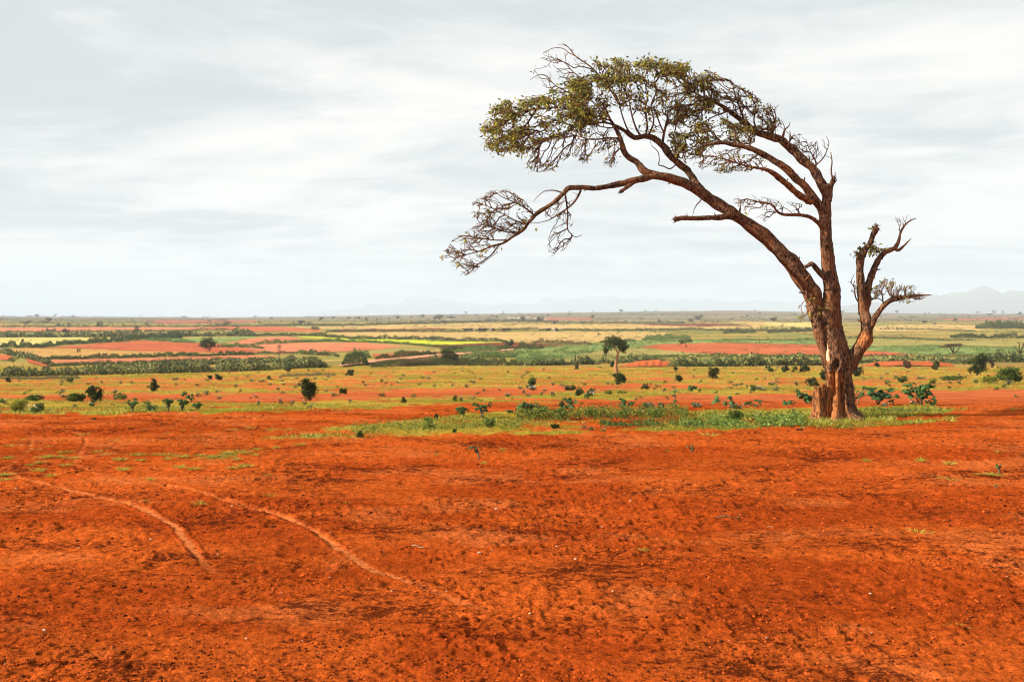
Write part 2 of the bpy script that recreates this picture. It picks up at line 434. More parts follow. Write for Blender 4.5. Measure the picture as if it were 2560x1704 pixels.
# grass cover of the scrubby slope
def band(px, row, pts, hw):
    c = np.interp(px, [p[0] for p in pts], [p[1] for p in pts])
    return np.exp(-((row-c)/hw)**2)
def d_like(row): return np.asarray(row)/14.0
def grass_cover(px, row, X, Y):
    n = fbm(X/1.5, Y/1.9, 5, 50, 0.62); n2 = fbm(X/13, Y/8, 3, 52)
    row = row+13*(fbm(px/150+X*0, d_like(row), 3, 54)-0.5)+11*(fbm(px/34, d_like(row)*2.2, 3, 57)-0.5)
    c = 0.48*sstep(1010, 985, row+0.018*px)*np.ones(np.shape(px))
    c = np.maximum(c, band(px, row, [(0, 1008), (300, 1012), (640, 1014), (860, 1010), (1280, 997), (1500, 987), (1920, 971), (2560, 960)], 13))
    c = np.maximum(c, 0.9*band(px, row, [(0, 1028), (500, 1028), (700, 1024), (900, 1008)], 7)*sstep(920, 760, px))
    c = np.maximum(c, 0.85*band(px, row, [(0, 981), (640, 976), (1280, 962), (1920, 946), (2560, 938)], 6))
    c = np.maximum(c, 0.75*band(px, row, [(0, 966), (640, 955), (1280, 950), (1920, 936), (2560, 928)], 5))
    c = np.maximum(c, 0.82*sstep(962, 936, row)*sstep(905, 915, row))
    lens_c = np.interp(px, [820, 1000, 1250, 1500, 1800, 2000, 2200, 2420], [1074, 1068, 1060, 1053, 1050, 1040, 1033, 1022])
    lens_w = np.interp(px, [800, 900, 1100, 1280, 1600, 1850, 1990, 2060, 2300, 2420], [0, 10, 26, 30, 30, 26, 20, 22, 13, 0])
    c = np.maximum(c, 1.15*sstep(1.15, 0.75, np.abs(row-lens_c)/np.maximum(lens_w, 0.1)))
    fr = 0.52*band(px, row, [(500, 1106), (700, 1092), (900, 1090), (1300, 1084), (1340, 1080)], 9)*sstep(520, 800, px)*sstep(1420, 1250, px)
    c = np.maximum(c, fr)
    c = np.maximum(c, 0.62*band(px, row, [(0, 1144), (380, 1143), (520, 1140), (640, 1126), (760, 1112)], 8)*sstep(720, 540, px)*sstep(330, 460, px))
    c = np.maximum(c, 0.55*band(px, row, [(1960, 1062), (2200, 1058), (2560, 1030)], 7)*sstep(1930, 2080, px)*sstep(2520, 2300, px))
    th = c*(-0.65+3.3*n)*(0.55+0.9*n2)
    return sstep(0.28, 0.78, th)*np.clip(sstep(1180, 1150, row), 0, 1)
cov = grass_cover(GPX, GROW, GX, GY)*(D < 150)
cov *= (np.abs(A) < lim)

SOIL = np.array([0.468, 0.087, 0.0130]); SOIL2 = np.array([0.345, 0.054, 0.0078])
DUST = np.array([0.53, 0.132, 0.032]); GRS = np.array([0.35, 0.285, 0.036])
pn = fbm(GX/2.4, GY/1.7, 5, 3, 0.6)[..., None]
tint = SOIL2+(SOIL-SOIL2)*sstep(0.34, 0.60, pn)
pd = sstep(0.55, 0.74, fbm(GX/1.3, GY/0.9, 4, 14))[..., None]*0.55
tint = tint*(1-pd)+DUST*pd
md = sstep(23, 42, D)[..., None]*0.75*(0.5+fbm(GX/5, GY/7, 3, 19)[..., None]); tint = tint*(1-np.clip(md, 0, 1))+np.array([0.50, 0.135, 0.048])*np.clip(md, 0, 1)
tkk = (track*0.90)[..., None]; tint = tint*(1-tkk)+np.array([0.57, 0.160, 0.046])*tkk
g_ = (cov*0.80)[..., None]; tint = tint*(1-g_)+(GRS+(np.array([0.20, 0.215, 0.020])-GRS)*sstep(0.45, 0.62, fbm(GX/6, GY/6, 3, 24))[..., None])*(0.66+0.6*fbm(GX/0.8, GY/0.8, 3, 23))[..., None]*g_
# pasture beyond the cactus hedges
gn = fbm(GX/60, GY/28, 5, 31)[..., None]; gn2 = fbm(GX/17, GY/9, 4, 37)[..., None]
past = np.array([0.34, 0.245, 0.070])*(1-sstep(0.42, 0.62, gn))+np.array([0.21, 0.205, 0.055])*sstep(0.42, 0.62, gn)
pk = sstep(0.57, 0.66, gn2)*0.45; past = past*(1-pk)+np.array([0.33, 0.12, 0.05])*pk
gk = sstep(0.56, 0.68, fbm(GX/33, GY/11, 4, 77))[..., None]*0.6; past = past*(1-gk)+np.array([0.10, 0.14, 0.04])*gk
pf = sstep(112, 150, D)[..., None]; tint = tint*(1-pf)+past*pf
farc = np.array([0.215, 0.180, 0.120])*(1-sstep(0.4, 0.65, fbm(GX/210, GY/90, 4, 41))[..., None]*0.35)
ff = sstep(800, 1150, D)[..., None]*0.9; tint = tint*(1-ff)+farc*ff
bushy = sstep(0.45, 0.62, fbm(GX/60, GY/60, 4, 43))*sstep(760, 900, D)*sstep(640, 420, GPX)
tint = tint*(1-bushy[..., None]*0.6)+np.array([0.075, 0.09, 0.045])*bushy[..., None]*0.6

nr, nc = D.shape
gid = np.arange(nr*nc).reshape(nr, nc)
quads = np.stack([gid[:-1], np.roll(gid[:-1], -1, 1), np.roll(gid[1:], -1, 1), gid[1:]], -1)
quads = quads[:, :, :].reshape(-1, 4)
GV = np.stack([GX, GY, GZ], -1).reshape(-1, 3)
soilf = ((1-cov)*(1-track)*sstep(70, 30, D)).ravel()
inner = gid[0]
cv = np.vstack([GV, [[0, 0, float(GZ[0].mean())]]])
ctri = np.stack([inner, np.roll(inner, -1), np.full(nc, len(GV))], -1)
gt = np.vstack([tint.reshape(-1, 3), tint[0, 0][None]])
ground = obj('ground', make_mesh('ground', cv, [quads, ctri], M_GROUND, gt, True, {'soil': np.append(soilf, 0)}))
tag(ground, kind='structure')
qpx = GPX.ravel()[quads].mean(1); qrow = GROW.ravel()[quads].mean(1)
inview = (np.abs(A.ravel()[quads]).max(1) < math.radians(31))

# ---- fields: thin sheets lying on the plain, sharing its relief
FM = {
 'red': field_material('field_bare_red', (0.32, 0.070, 0.024), (0.43, 0.115, 0.042)),
 'pink': field_material('field_pale_red', (0.40, 0.125, 0.055), (0.52, 0.19, 0.09)),
 'dark': field_material('field_ploughed', (0.135, 0.026, 0.013), (0.185, 0.040, 0.020)),
 'tan': field_material('field_stubble', (0.36, 0.235, 0.075), (0.46, 0.31, 0.11)),
 'orange': field_material('field_thin_stubble', (0.36, 0.20, 0.05), (0.42, 0.24, 0.07)),
 'yellow': field_material('field_straw', (0.42, 0.33, 0.09), (0.50, 0.42, 0.13)),
 'bright': field_material('field_young_crop', (0.36, 0.40, 0.022), (0.42, 0.44, 0.03)),
 'green': field_material('field_green', (0.13, 0.19, 0.05), (0.22, 0.25, 0.07)),
 'olive': field_material('field_olive', (0.22, 0.19, 0.05), (0.30, 0.24, 0.07)),
 'far': field_material('field_far_red', (0.26, 0.085, 0.045), (0.32, 0.12, 0.07)),
 'track': field_material('track_dust', (0.45, 0.20, 0.11), (0.52, 0.25, 0.14)),
 'mound': field_material('mound_soil', (0.36, 0.075, 0.018), (0.43, 0.11, 0.03)),
}
FIELDS = [
 ('red', [(163, 866), (235, 858), (300, 854), (360, 850), (420, 853), (500, 858), (555, 859), (580, 866), (640, 876), (660, 883), (520, 882), (330, 876), (200, 872), (40, 870), (110, 868)]),
 ('orange', [(10, 872), (200, 873), (330, 877), (520, 883), (640, 883), (630, 886), (500, 890), (320, 894), (110, 898), (70, 897), (40, 885)]),
 ('pink', [(105, 900), (330, 896), (520, 891), (640, 887), (700, 888), (690, 893), (500, 903), (320, 908), (150, 908)]),
 ('yellow', [(0, 843), (326, 844), (370, 845), (320, 851), (230, 856), (120, 862), (40, 866), (0, 866)]),
 ('pink', [(0, 818.5), (424, 818), (560, 817), (640, 818), (640, 822), (580, 823.5), (400, 825), (300, 825), (150, 829), (0, 830)]),
 ('red', [(480, 816.5), (640, 816), (700, 817), (820, 825), (790, 828), (640, 828), (580, 825), (520, 823)]),
 ('dark', [(840, 824), (930, 822.5), (1000, 822.5), (1110, 821), (1130, 823), (1000, 826.5), (850, 827)]),
 ('tan', [(730, 817), (860, 815), (1000, 812), (1180, 808), (1500, 810), (1900, 812), (1900, 824), (1280, 823.5), (1130, 820), (1000, 821), (830, 823)]),
 ('tan', [(820, 832), (1000, 831), (1280, 829), (1500, 829), (1680, 831), (1640, 842), (1600, 850), (1480, 857), (1280, 854), (1100, 849), (960, 847), (890, 844)]),
 ('bright', [(727, 841.5), (800, 842), (900, 846), (1000, 849), (1100, 852.5), (1272, 856), (1240, 858), (1100, 861), (1030, 860), (950, 856), (880, 853), (800, 846)]),
 ('dark', [(1070, 862.5), (1160, 860), (1270, 857.5), (1340, 858), (1410, 862), (1400, 867), (1280, 869), (1100, 869)]),
 ('pink', [(585, 854), (630, 844), (720, 842), (760, 850), (700, 856), (640, 859), (600, 861), (560, 858)]),
 ('pink', [(570, 866), (640, 862), (700, 860), (760, 857), (900, 857), (960, 860), (1000, 864), (1000, 869), (900, 876), (800, 884), (700, 884), (640, 875), (600, 869)]),
 ('olive', [(1005, 867), (1100, 870), (1100, 880), (960, 890), (880, 890), (900, 878)]),
 ('red', [(1600, 866), (1660, 860), (1800, 859), (1920, 860), (2070, 862), (2070, 886), (1900, 887.5), (1780, 885), (1660, 876)]),
 ('red', [(2095, 877), (2200, 879), (2300, 885), (2300, 889), (2095, 889)]),
 ('green', [(1290, 870), (1480, 861), (1580, 851), (1640, 850), (1760, 849), (1920, 850), (2060, 848), (2060, 861), (1920, 859), (1660, 859), (1590, 866), (1500, 880), (1420, 893), (1290, 906)]),
 ('green', [(2120, 866), (2330, 863), (2560, 869), (2560, 889), (2300, 888), (2150, 874)]),
 ('olive', [(1430, 884), (1560, 870), (1640, 873), (1760, 884), (1700, 889), (1560, 890)]),
 ('dark', [(1590, 810.5), (1700, 808.5), (1820, 810), (1890, 815.5), (1760, 816), (1680, 815)]),
 ('tan', [(1820, 806), (2050, 805), (2050, 813), (1900, 814)]),
 ('far', [(1360, 795), (1480, 794), (1485, 799), (1350, 801)]),
 ('far', [(2330, 798), (2440, 795), (2560, 792), (2560, 797), (2400, 803)]),
 ('far', [(345, 800), (400, 799), (640, 801), (640, 806), (420, 810)]),
 ('yellow', [(1910, 806), (2040, 807), (2040, 817), (1910, 816)]),
 ('tan', [(2180, 815), (2300, 811), (2440, 813), (2465, 826), (2300, 829), (2190, 828)]),
 ('olive', [(2120, 847), (2300, 850), (2560, 851), (2560, 868), (2330, 862), (2120, 865)]),
 ('green', [(360, 849), (560, 843), (640, 841), (640, 846), (560, 850), (600, 857), (500, 857)]),
 ('red', [(0, 884), (30, 892), (24, 902), (0, 902)]),
 ('red', [(66, 898), (100, 905), (140, 913), (110, 917), (70, 908)]),
 ('red', [(930, 886), (1060, 880), (1110, 882), (1040, 889), (940, 899)]),
]
def draped(name, mask, mat, lift, kind='structure', zfun=None):
    q = quads[mask]; us, inv = np.unique(q.ravel(), return_inverse=True)
    v = GV[us].copy(); v[:, 2] += lift
    if zfun is not None: v[:, 2] += zfun(GPX.ravel()[us], GROW.ravel()[us])
    o = obj(name, make_mesh(name, v, [inv.reshape(-1, 4)], mat, None, True)); tag(o, kind=kind); return o
taken = np.zeros(len(quads), int)
wob = (fbm(GX/14, GY/14, 4, 88, 0.6).ravel()[quads[:, 0]]-0.5)*4.5
for i, (k, poly) in enumerate(FIELDS):
    m = inview & in_poly(qpx, qrow+wob, poly)
    if m.sum(): draped('field', m, FM[k], 0.02+0.004*i)
PATH = [(846, 916), (900, 909), (940, 904), (1020, 897), (1100, 889), (1180, 884.5), (1250, 878), (1290, 874)]
pc = np.interp(qpx, [p[0] for p in PATH], [p[1] for p in PATH])
m = inview & (qpx > 850) & (qpx < 1285) & (np.abs(qrow-pc) < np.interp(qpx, [850, 1285], [3.6, 1.6])+wob*0.25)
draped('path', m, FM['track'], 0.20)
for poly, hh in (([(1545, 917), (1600, 903), (1640, 902), (1690, 912), (1690, 917)], 0.45), ([(2146, 915), (2190, 904), (2260, 902), (2300, 908), (2330, 903), (2370, 908), (2390, 916)], 0.22)):
    cxm = np.mean([p[0] for p in poly]); wx = (poly[-1][0]-poly[0][0])/2; cym = 910
    m = inview & in_poly(qpx, qrow+wob, poly)
    draped('earth_mound', m, FM['mound'], 0.03, zfun=lambda X_, R_, c=cxm, w_=wx, h_=hh: h_*np.clip(1-((X_-c)/w_)**2, 0, 1)*np.clip(1-((R_-910)/8)**2, 0, 1)*(0.6+0.8*vnoise(X_/9, R_/4, 3)))

# ------------------------------------------------------------------ distant mountains and haze
def mountain(name, prof, depth, thick, seed):
    xs = np.linspace(prof[0][0], prof[-1][0], 260)
    hz = np.interp(xs, [p[0] for p in prof], [p[1] for p in prof])
    ks = np.ones(7)/7; hz = np.convolve(np.pad(hz, 3, mode='edge'), ks, 'valid')
    rows_ = np.linspace(-1, 1, 41); V = []
    for r_ in rows_:
        Yd = depth+r_*thick
        sp = xs+12*r_
        hgt = np.maximum(0, hz*(1-abs(r_)**1.3)+hz*0.28*(fbm(sp/34, r_*3+7+np.zeros_like(sp), 5, seed)-0.5)*(1-abs(r_))*2)
        V.append(np.stack([(xs-1280)/F*depth, np.full_like(xs, Yd), hgt/F*depth-2], -1))
    V = np.array(V); n_, m_ = V.shape[:2]; ii = np.arange(n_*m_).reshape(n_, m_)
    q = np.stack([ii[:-1, :-1], ii[:-1, 1:], ii[1:, 1:], ii[1:, :-1]], -1).reshape(-1, 4)
    o = obj(name, make_mesh(name, V.reshape(-1, 3), [q], M_MOUNT, None, True)); tag(o, kind='structure')
M_MOUNT = field_material('mountain_scrub', (0.10, 0.09, 0.06), (0.15, 0.12, 0.08))
mountain('mountain', [(1950, 10), (2060, 32), (2150, 40), (2210, 46), (2290, 58), (2340, 62), (2375, 66), (2400, 74), (2430, 78), (2460, 74), (2500, 68), (2540, 65), (2600, 66), (2700, 50), (2900, 40), (3100, 10)], 9500, 1500, 3)
mountain('mountain', [(700, 8), (800, 20), (900, 36), (960, 44), (1020, 50), (1060, 58), (1085, 57), (1140, 46), (1180, 44), (1260, 40), (1330, 44), (1400, 56), (1480, 60), (1640, 55), (1800, 50), (1950, 50), (2100, 40), (2250, 10)], 17500, 1800, 9)

HAZE = 0.000155
m, t = mat_new('haze_air')
pv = t.add('ShaderNodeVolumePrincipled', {'Color': (0.555, 0.65, 0.765, 1), 'Density': HAZE, 'Anisotropy': 0.0})
t.add('ShaderNodeOutputMaterial', {'Volume': pv.outputs[0]})
zmin = float(GZ.min())-1.0
hv = np.array([(x, y, z) for x in (-21500, 21500) for y in (-21500, 21500) for z in (zmin-1, 420)], float)
hq = [(0, 1, 3, 2), (4, 6, 7, 5), (0, 4, 5, 1), (2, 3, 7, 6), (0, 2, 6, 4), (1, 5, 7, 3)]
tag(obj('haze', make_mesh('haze', hv, [np.array(hq)], m)), kind='stuff')

# ------------------------------------------------------------------ the windswept tree
Y0 = 22.8
MPP = Y0/F                     # metres per photo pixel at the tree
def tw(P):
    """(px, row, depth px) -> world"""
    P = np.asarray(P, float); Y = Y0+P[..., 2]*MPP
    return np.stack([(P[..., 0]-1280)/F*Y, Y, EYE-(P[..., 1]-HOR)/F*Y], -1)
TB = tw((2098, 1040, 0)); TB[2] = ground_z(TB[0], TB[1])
tree = empty('windswept_tree', TB)
tag(tree, 'tall old windswept tree leaning left with bare twigs and a half stripped trunk', 'tree')

# trunk: fluted column from the ground to the topmost fork
prof = np.array([(1052, 2028, 2168), (1040, 2048, 2150), (1025, 2060, 2138), (1000, 2065, 2132), (974, 2067, 2130), (940, 2066, 2130), (905, 2062, 2134), (880, 2060, 2126), (859, 2060, 2118), (830, 2056, 2110), (813, 2050, 2106), (785, 2044, 2103), (765, 2050, 2102), (745, 2057, 2102), (721, 2059, 2101), (675, 2055, 2091), (630, 2052, 2085), (584, 2049, 2079), (545, 2047, 2078), (515, 2052, 2078), (492, 2056, 2078), (470, 2059, 2080), (462, 2062, 2079)], float)
pr = np.arange(1052, 461, -2.5)
L_ = np.interp(pr, prof[::-1, 0], prof[::-1, 1]); R_ = np.interp(pr, prof[::-1, 0], prof[::-1, 2])
ks = np.ones(5)/5
L_ = np.convolve(np.pad(L_, 2, mode='edge'), ks, 'valid'); R_ = np.convolve(np.pad(R_, 2, mode='edge'), ks, 'valid')
cx = (L_+R_)/2; rad = (R_-L_)/2
ns = 72; th = np.linspace(0, 2*np.pi, ns, endpoint=False)      # th=0 faces the camera, positive to the right
H = (1045-pr)
TH, HH = np.meshgrid(th, H); RAD = rad[:, None]*np.ones(ns)[None]
low = sstep(150, 60, HH)
wv = 0.35*np.sin(HH/38+1.0)
fl = 0.5+0.5*np.cos(7*(TH+wv*0.5)+1.2*np.sin(HH/55))
fl2 = 0.5+0.5*np.cos(13*TH+0.8*np.sin(HH/25+2))
r = RAD*(1+low*(0.26*(fl-0.55)+0.10*(fl2-0.5)))
r = r*(1+sstep(34, 0, HH)*0.34*(fl-0.45)*(0.6+0.8*vnoise(TH*1.9+4, HH*0+2, 5)))
r = r*(1+0.16*(fbm(TH*2.2+10, HH/16, 3, 4)-0.5)+0.10*(vnoise(np.cos(TH)*5, HH/7+np.sin(TH)*3, 6)-0.5))
def dent(t0, h0, st, sh, amp):
    global r
    r = r-RAD*amp*np.exp(-((np.angle(np.exp(1j*(TH-t0-0.1*np.sin(HH/20))))/st)**2)-((HH-h0)/sh)**2)
dent(-0.42, 82, 0.13, 32, 0.60); dent(0.22, 62, 0.15, 50, 0.42); dent(-0.22, 134, 0.18, 12, 0.5)
dent(-0.05, 30, 0.10, 26, 0.25); dent(-0.75, 26, 0.12, 24, 0.25); dent(0.6, 40, 0.15, 40, 0.25)
dent(0.12, -70, 0.13, 50, -0.2)
P = np.stack([cx[:, None]+r*np.sin(TH), pr[:, None]+0*TH, -r*np.cos(TH)], -1)
wood = np.zeros(TH.shape)
lowb = sstep(150, 105, HH+22*np.sin(TH*2.3+1)+95*(fbm(np.cos(TH)*2.6+6, np.sin(TH)*2.6+HH/60, 4, 8, 0.6)-0.5))
front = sstep(0.75, 0.35, np.abs(np.angle(np.exp(1j*(TH+0.35)))))
wood = np.maximum(wood, lowb*(0.18+0.82*sstep(1.35, 0.45, np.abs(np.angle(np.exp(1j*(TH+0.5))))))*0.95)
strip = sstep(0.30, 0.12, np.abs(np.angle(np.exp(1j*(TH+0.93+(HH-190)*0.0015)))))*sstep(128, 150, HH)*sstep(250, 215, HH)
wood = np.maximum(wood, 2.0*strip)
wood = np.maximum(wood, 0.55*sstep(0.7, 0.2, np.abs(np.angle(np.exp(1j*(TH+1.1)))))*sstep(350, 400, HH)*sstep(470, 430, HH))
idx = np.arange(P.shape[0]*ns).reshape(-1, ns)
q = np.stack([idx[:-1], np.roll(idx[:-1], -1, 1), np.roll(idx[1:], -1, 1), idx[1:]], -1).reshape(-1, 4)
pv_ = np.vstack([P.reshape(-1, 3), [[cx[-1], 458, 0]]]); ctop = np.stack([idx[-1], np.roll(idx[-1], -1), np.full(ns, len(pv_)-1)], -1)
obj('trunk', make_mesh('trunk', tw(pv_)-TB, [q, ctop], M_BARK, None, True, {'wood': np.append(wood.ravel(), 0.3)}), tree)

# limbs traced as centre lines: (px, row, depth, radius)
LIMBS = {
 'F': [(2072, 925, -6, 10), (2063, 890, -10, 10), (2055, 855, -10, 12), (2046, 815, -9, 15), (2040, 785, -7, 19), (2035, 752, -6, 21), (2027, 728, -6, 21), (2010, 703, -7, 20.5), (1993, 676, -10, 19.5), (1970, 648, -14, 18.5), (1942, 620, -18, 17.5), (1915, 593, -22, 17), (1887, 574, -26, 15.5), (1860, 552, -30, 15), (1832, 534, -34, 15), (1809, 519, -38, 14.5), (1776, 497, -44, 13.5), (1743, 475, -50, 13), (1713, 459, -54, 12), (1682, 447, -58, 11), (1655, 441, -60, 10.5), (1630, 437, -62, 10)],
 'F1': [(1640, 438, -62, 9), (1611, 427, -60, 9.5), (1594, 407, -55, 8), (1570, 391, -50, 7.5), (1558, 374, -45, 7), (1550, 345, -40, 5.5), (1534, 313, -35, 4), (1521, 290, -30, 2.6), (1508, 262, -30, 1.6)],
 'G': [(1756, 478, -46, 9), (1743, 462, -40, 9.5), (1719, 428, -20, 9), (1698, 410, -10, 8.6), (1674, 386, 0, 8.5), (1654, 361, 10, 8.5), (1634, 345, 18, 8), (1612, 341, 24, 7), (1585, 343, 28, 6), (1562, 327, 32, 4.5), (1538, 314, 36, 3), (1505, 306, 40, 2.2), (1470, 312, 42, 1.6)],
 'H': [(1645, 437, -62, 8), (1622, 443, -66, 8), (1590, 451, -72, 7.8), (1541, 461, -82, 7), (1488, 470, -92, 6.2), (1447, 468, -100, 6), (1421, 471, -106, 5.8), (1406, 486, -110, 5.2), (1386, 504, -115, 5), (1362, 521, -120, 4.8), (1341, 535, -124, 4.4), (1325, 553, -127, 4), (1308, 574, -130, 3.6), (1284, 590, -134, 3.1), (1260, 607, -138, 2.6), (1231, 615, -142, 2), (1194, 629, -146, 1.5), (1150, 640, -150, 1)],
 'A': [(2069, 505, 0, 11), (2066, 484, 4, 12), (2049, 451, 14, 11.5), (2033, 422, 24, 11), (2005, 397, 36, 11), (1980, 373, 46, 11), (1955, 353, 54, 10.5), (1927, 341, 62, 9.5), (1890, 329, 70, 8.2), (1862, 308, 78, 7.2), (1829, 282, 86, 6), (1800, 263, 92, 4.4), (1764, 247, 98, 3), (1735, 231, 102, 2), (1700, 214, 106, 1.3)],
 'B': [(2066, 552, 0, 11), (2055, 525, -6, 11.5), (2037, 501, -12, 11), (2013, 467, -18, 10.5), (1988, 443, -24, 9.6), (1964, 422, -28, 9), (1935, 402, -32, 8.2), (1907, 386, -36, 7.5), (1874, 371, -40, 6.6), (1841, 363, -44, 5.6), (1809, 357, -46, 4.6), (1776, 361, -48, 4), (1760, 365, -49, 3.8), (1753, 383, -50, 3.6)],
 'C': [(2030, 506, -16, 7), (2018, 500, -22, 8), (1996, 486, -34, 8), (1972, 465, -44, 7.6), (1951, 447, -52, 7), (1931, 433, -60, 6.2), (1911, 423, -68, 4.2), (1870, 416, -76, 2.4), (1825, 402, -84, 1.6), (1776, 388, -90, 1)],
 'D': [(2056, 570, -10, 5), (2041, 553, -22, 5.2), (2021, 541, -34, 4.6), (1992, 537, -46, 4.2), (1964, 537, -56, 3.6), (1943, 529, -64, 3), (1931, 512, -70, 2.4), (1902, 506, -78, 1.7), (1866, 497, -86, 1.1)],
 'E': [(2066, 700, -14, 8), (2056, 688, -20, 8), (2042, 672, -26, 6.4), (2031, 660, -30, 5.6), (2018, 665, -33, 4.4)],
 'J': [(2112, 935, -4, 16), (2128, 903, -6, 17), (2144, 878, -8, 17.5), (2162, 850, -8, 17.5), (2168, 825, -7, 15), (2165, 797, -6, 13.5), (2158, 767, -5, 12), (2151, 721, -6, 10), (2151, 676, -8, 9.4), (2153, 641, -8, 10.4), (2160, 628, -8, 8.2), (2168, 618, -8, 6.6), (2181, 593, -10, 6.2), (2188, 574, -12, 6.6), (2191, 568, -12, 6)],
 'J2': [(2160, 790, -2, 10), (2167, 758, 4, 9.5), (2170, 721, 8, 8.8), (2181, 685, 12, 8), (2195, 652, 16, 7), (2213, 630, 20, 6.4), (2236, 620, 24, 5.6), (2246, 603, 26, 3.8), (2252, 580, 28, 3), (2263, 562, 30, 2.4), (2277, 551, 32, 1.6), (2290, 546, 33, 0.9)],
 'J2b': [(2236, 622, 24, 3.6), (2246, 625, 22, 4), (2259, 615, 20, 2.8), (2270, 604, 20, 1.8), (2278, 596, 20, 0.9)],
 'J3': [(2168, 830, -8, 8), (2176, 815, -14, 8.5), (2190, 790, -20, 7.6), (2208, 764, -26, 7), (2227, 750, -30, 6.6), (2250, 744, -34, 6), (2273, 741, -38, 4.6), (2300, 738, -42, 2.6), (2328, 737, -46, 1)],
 'K': [(2071, 500, 2, 8), (2074, 480, 0, 7.5), (2078, 462, -2, 7), (2084, 450, -3, 7.6)],
}
BROKEN = {
 'I': [(1836, 543, -34, 8), (1822, 541, -40, 7.6), (1800, 543, -50, 6.4), (1764, 545, -64, 5.8), (1727, 545, -78, 5.6), (1702, 545, -88, 6), (1688, 548, -94, 6.4)],
 'S': [(1590, 452, -72, 5), (1574, 463, -80, 5), (1563, 471, -86, 4.4), (1553, 478, -90, 3.8)],
}
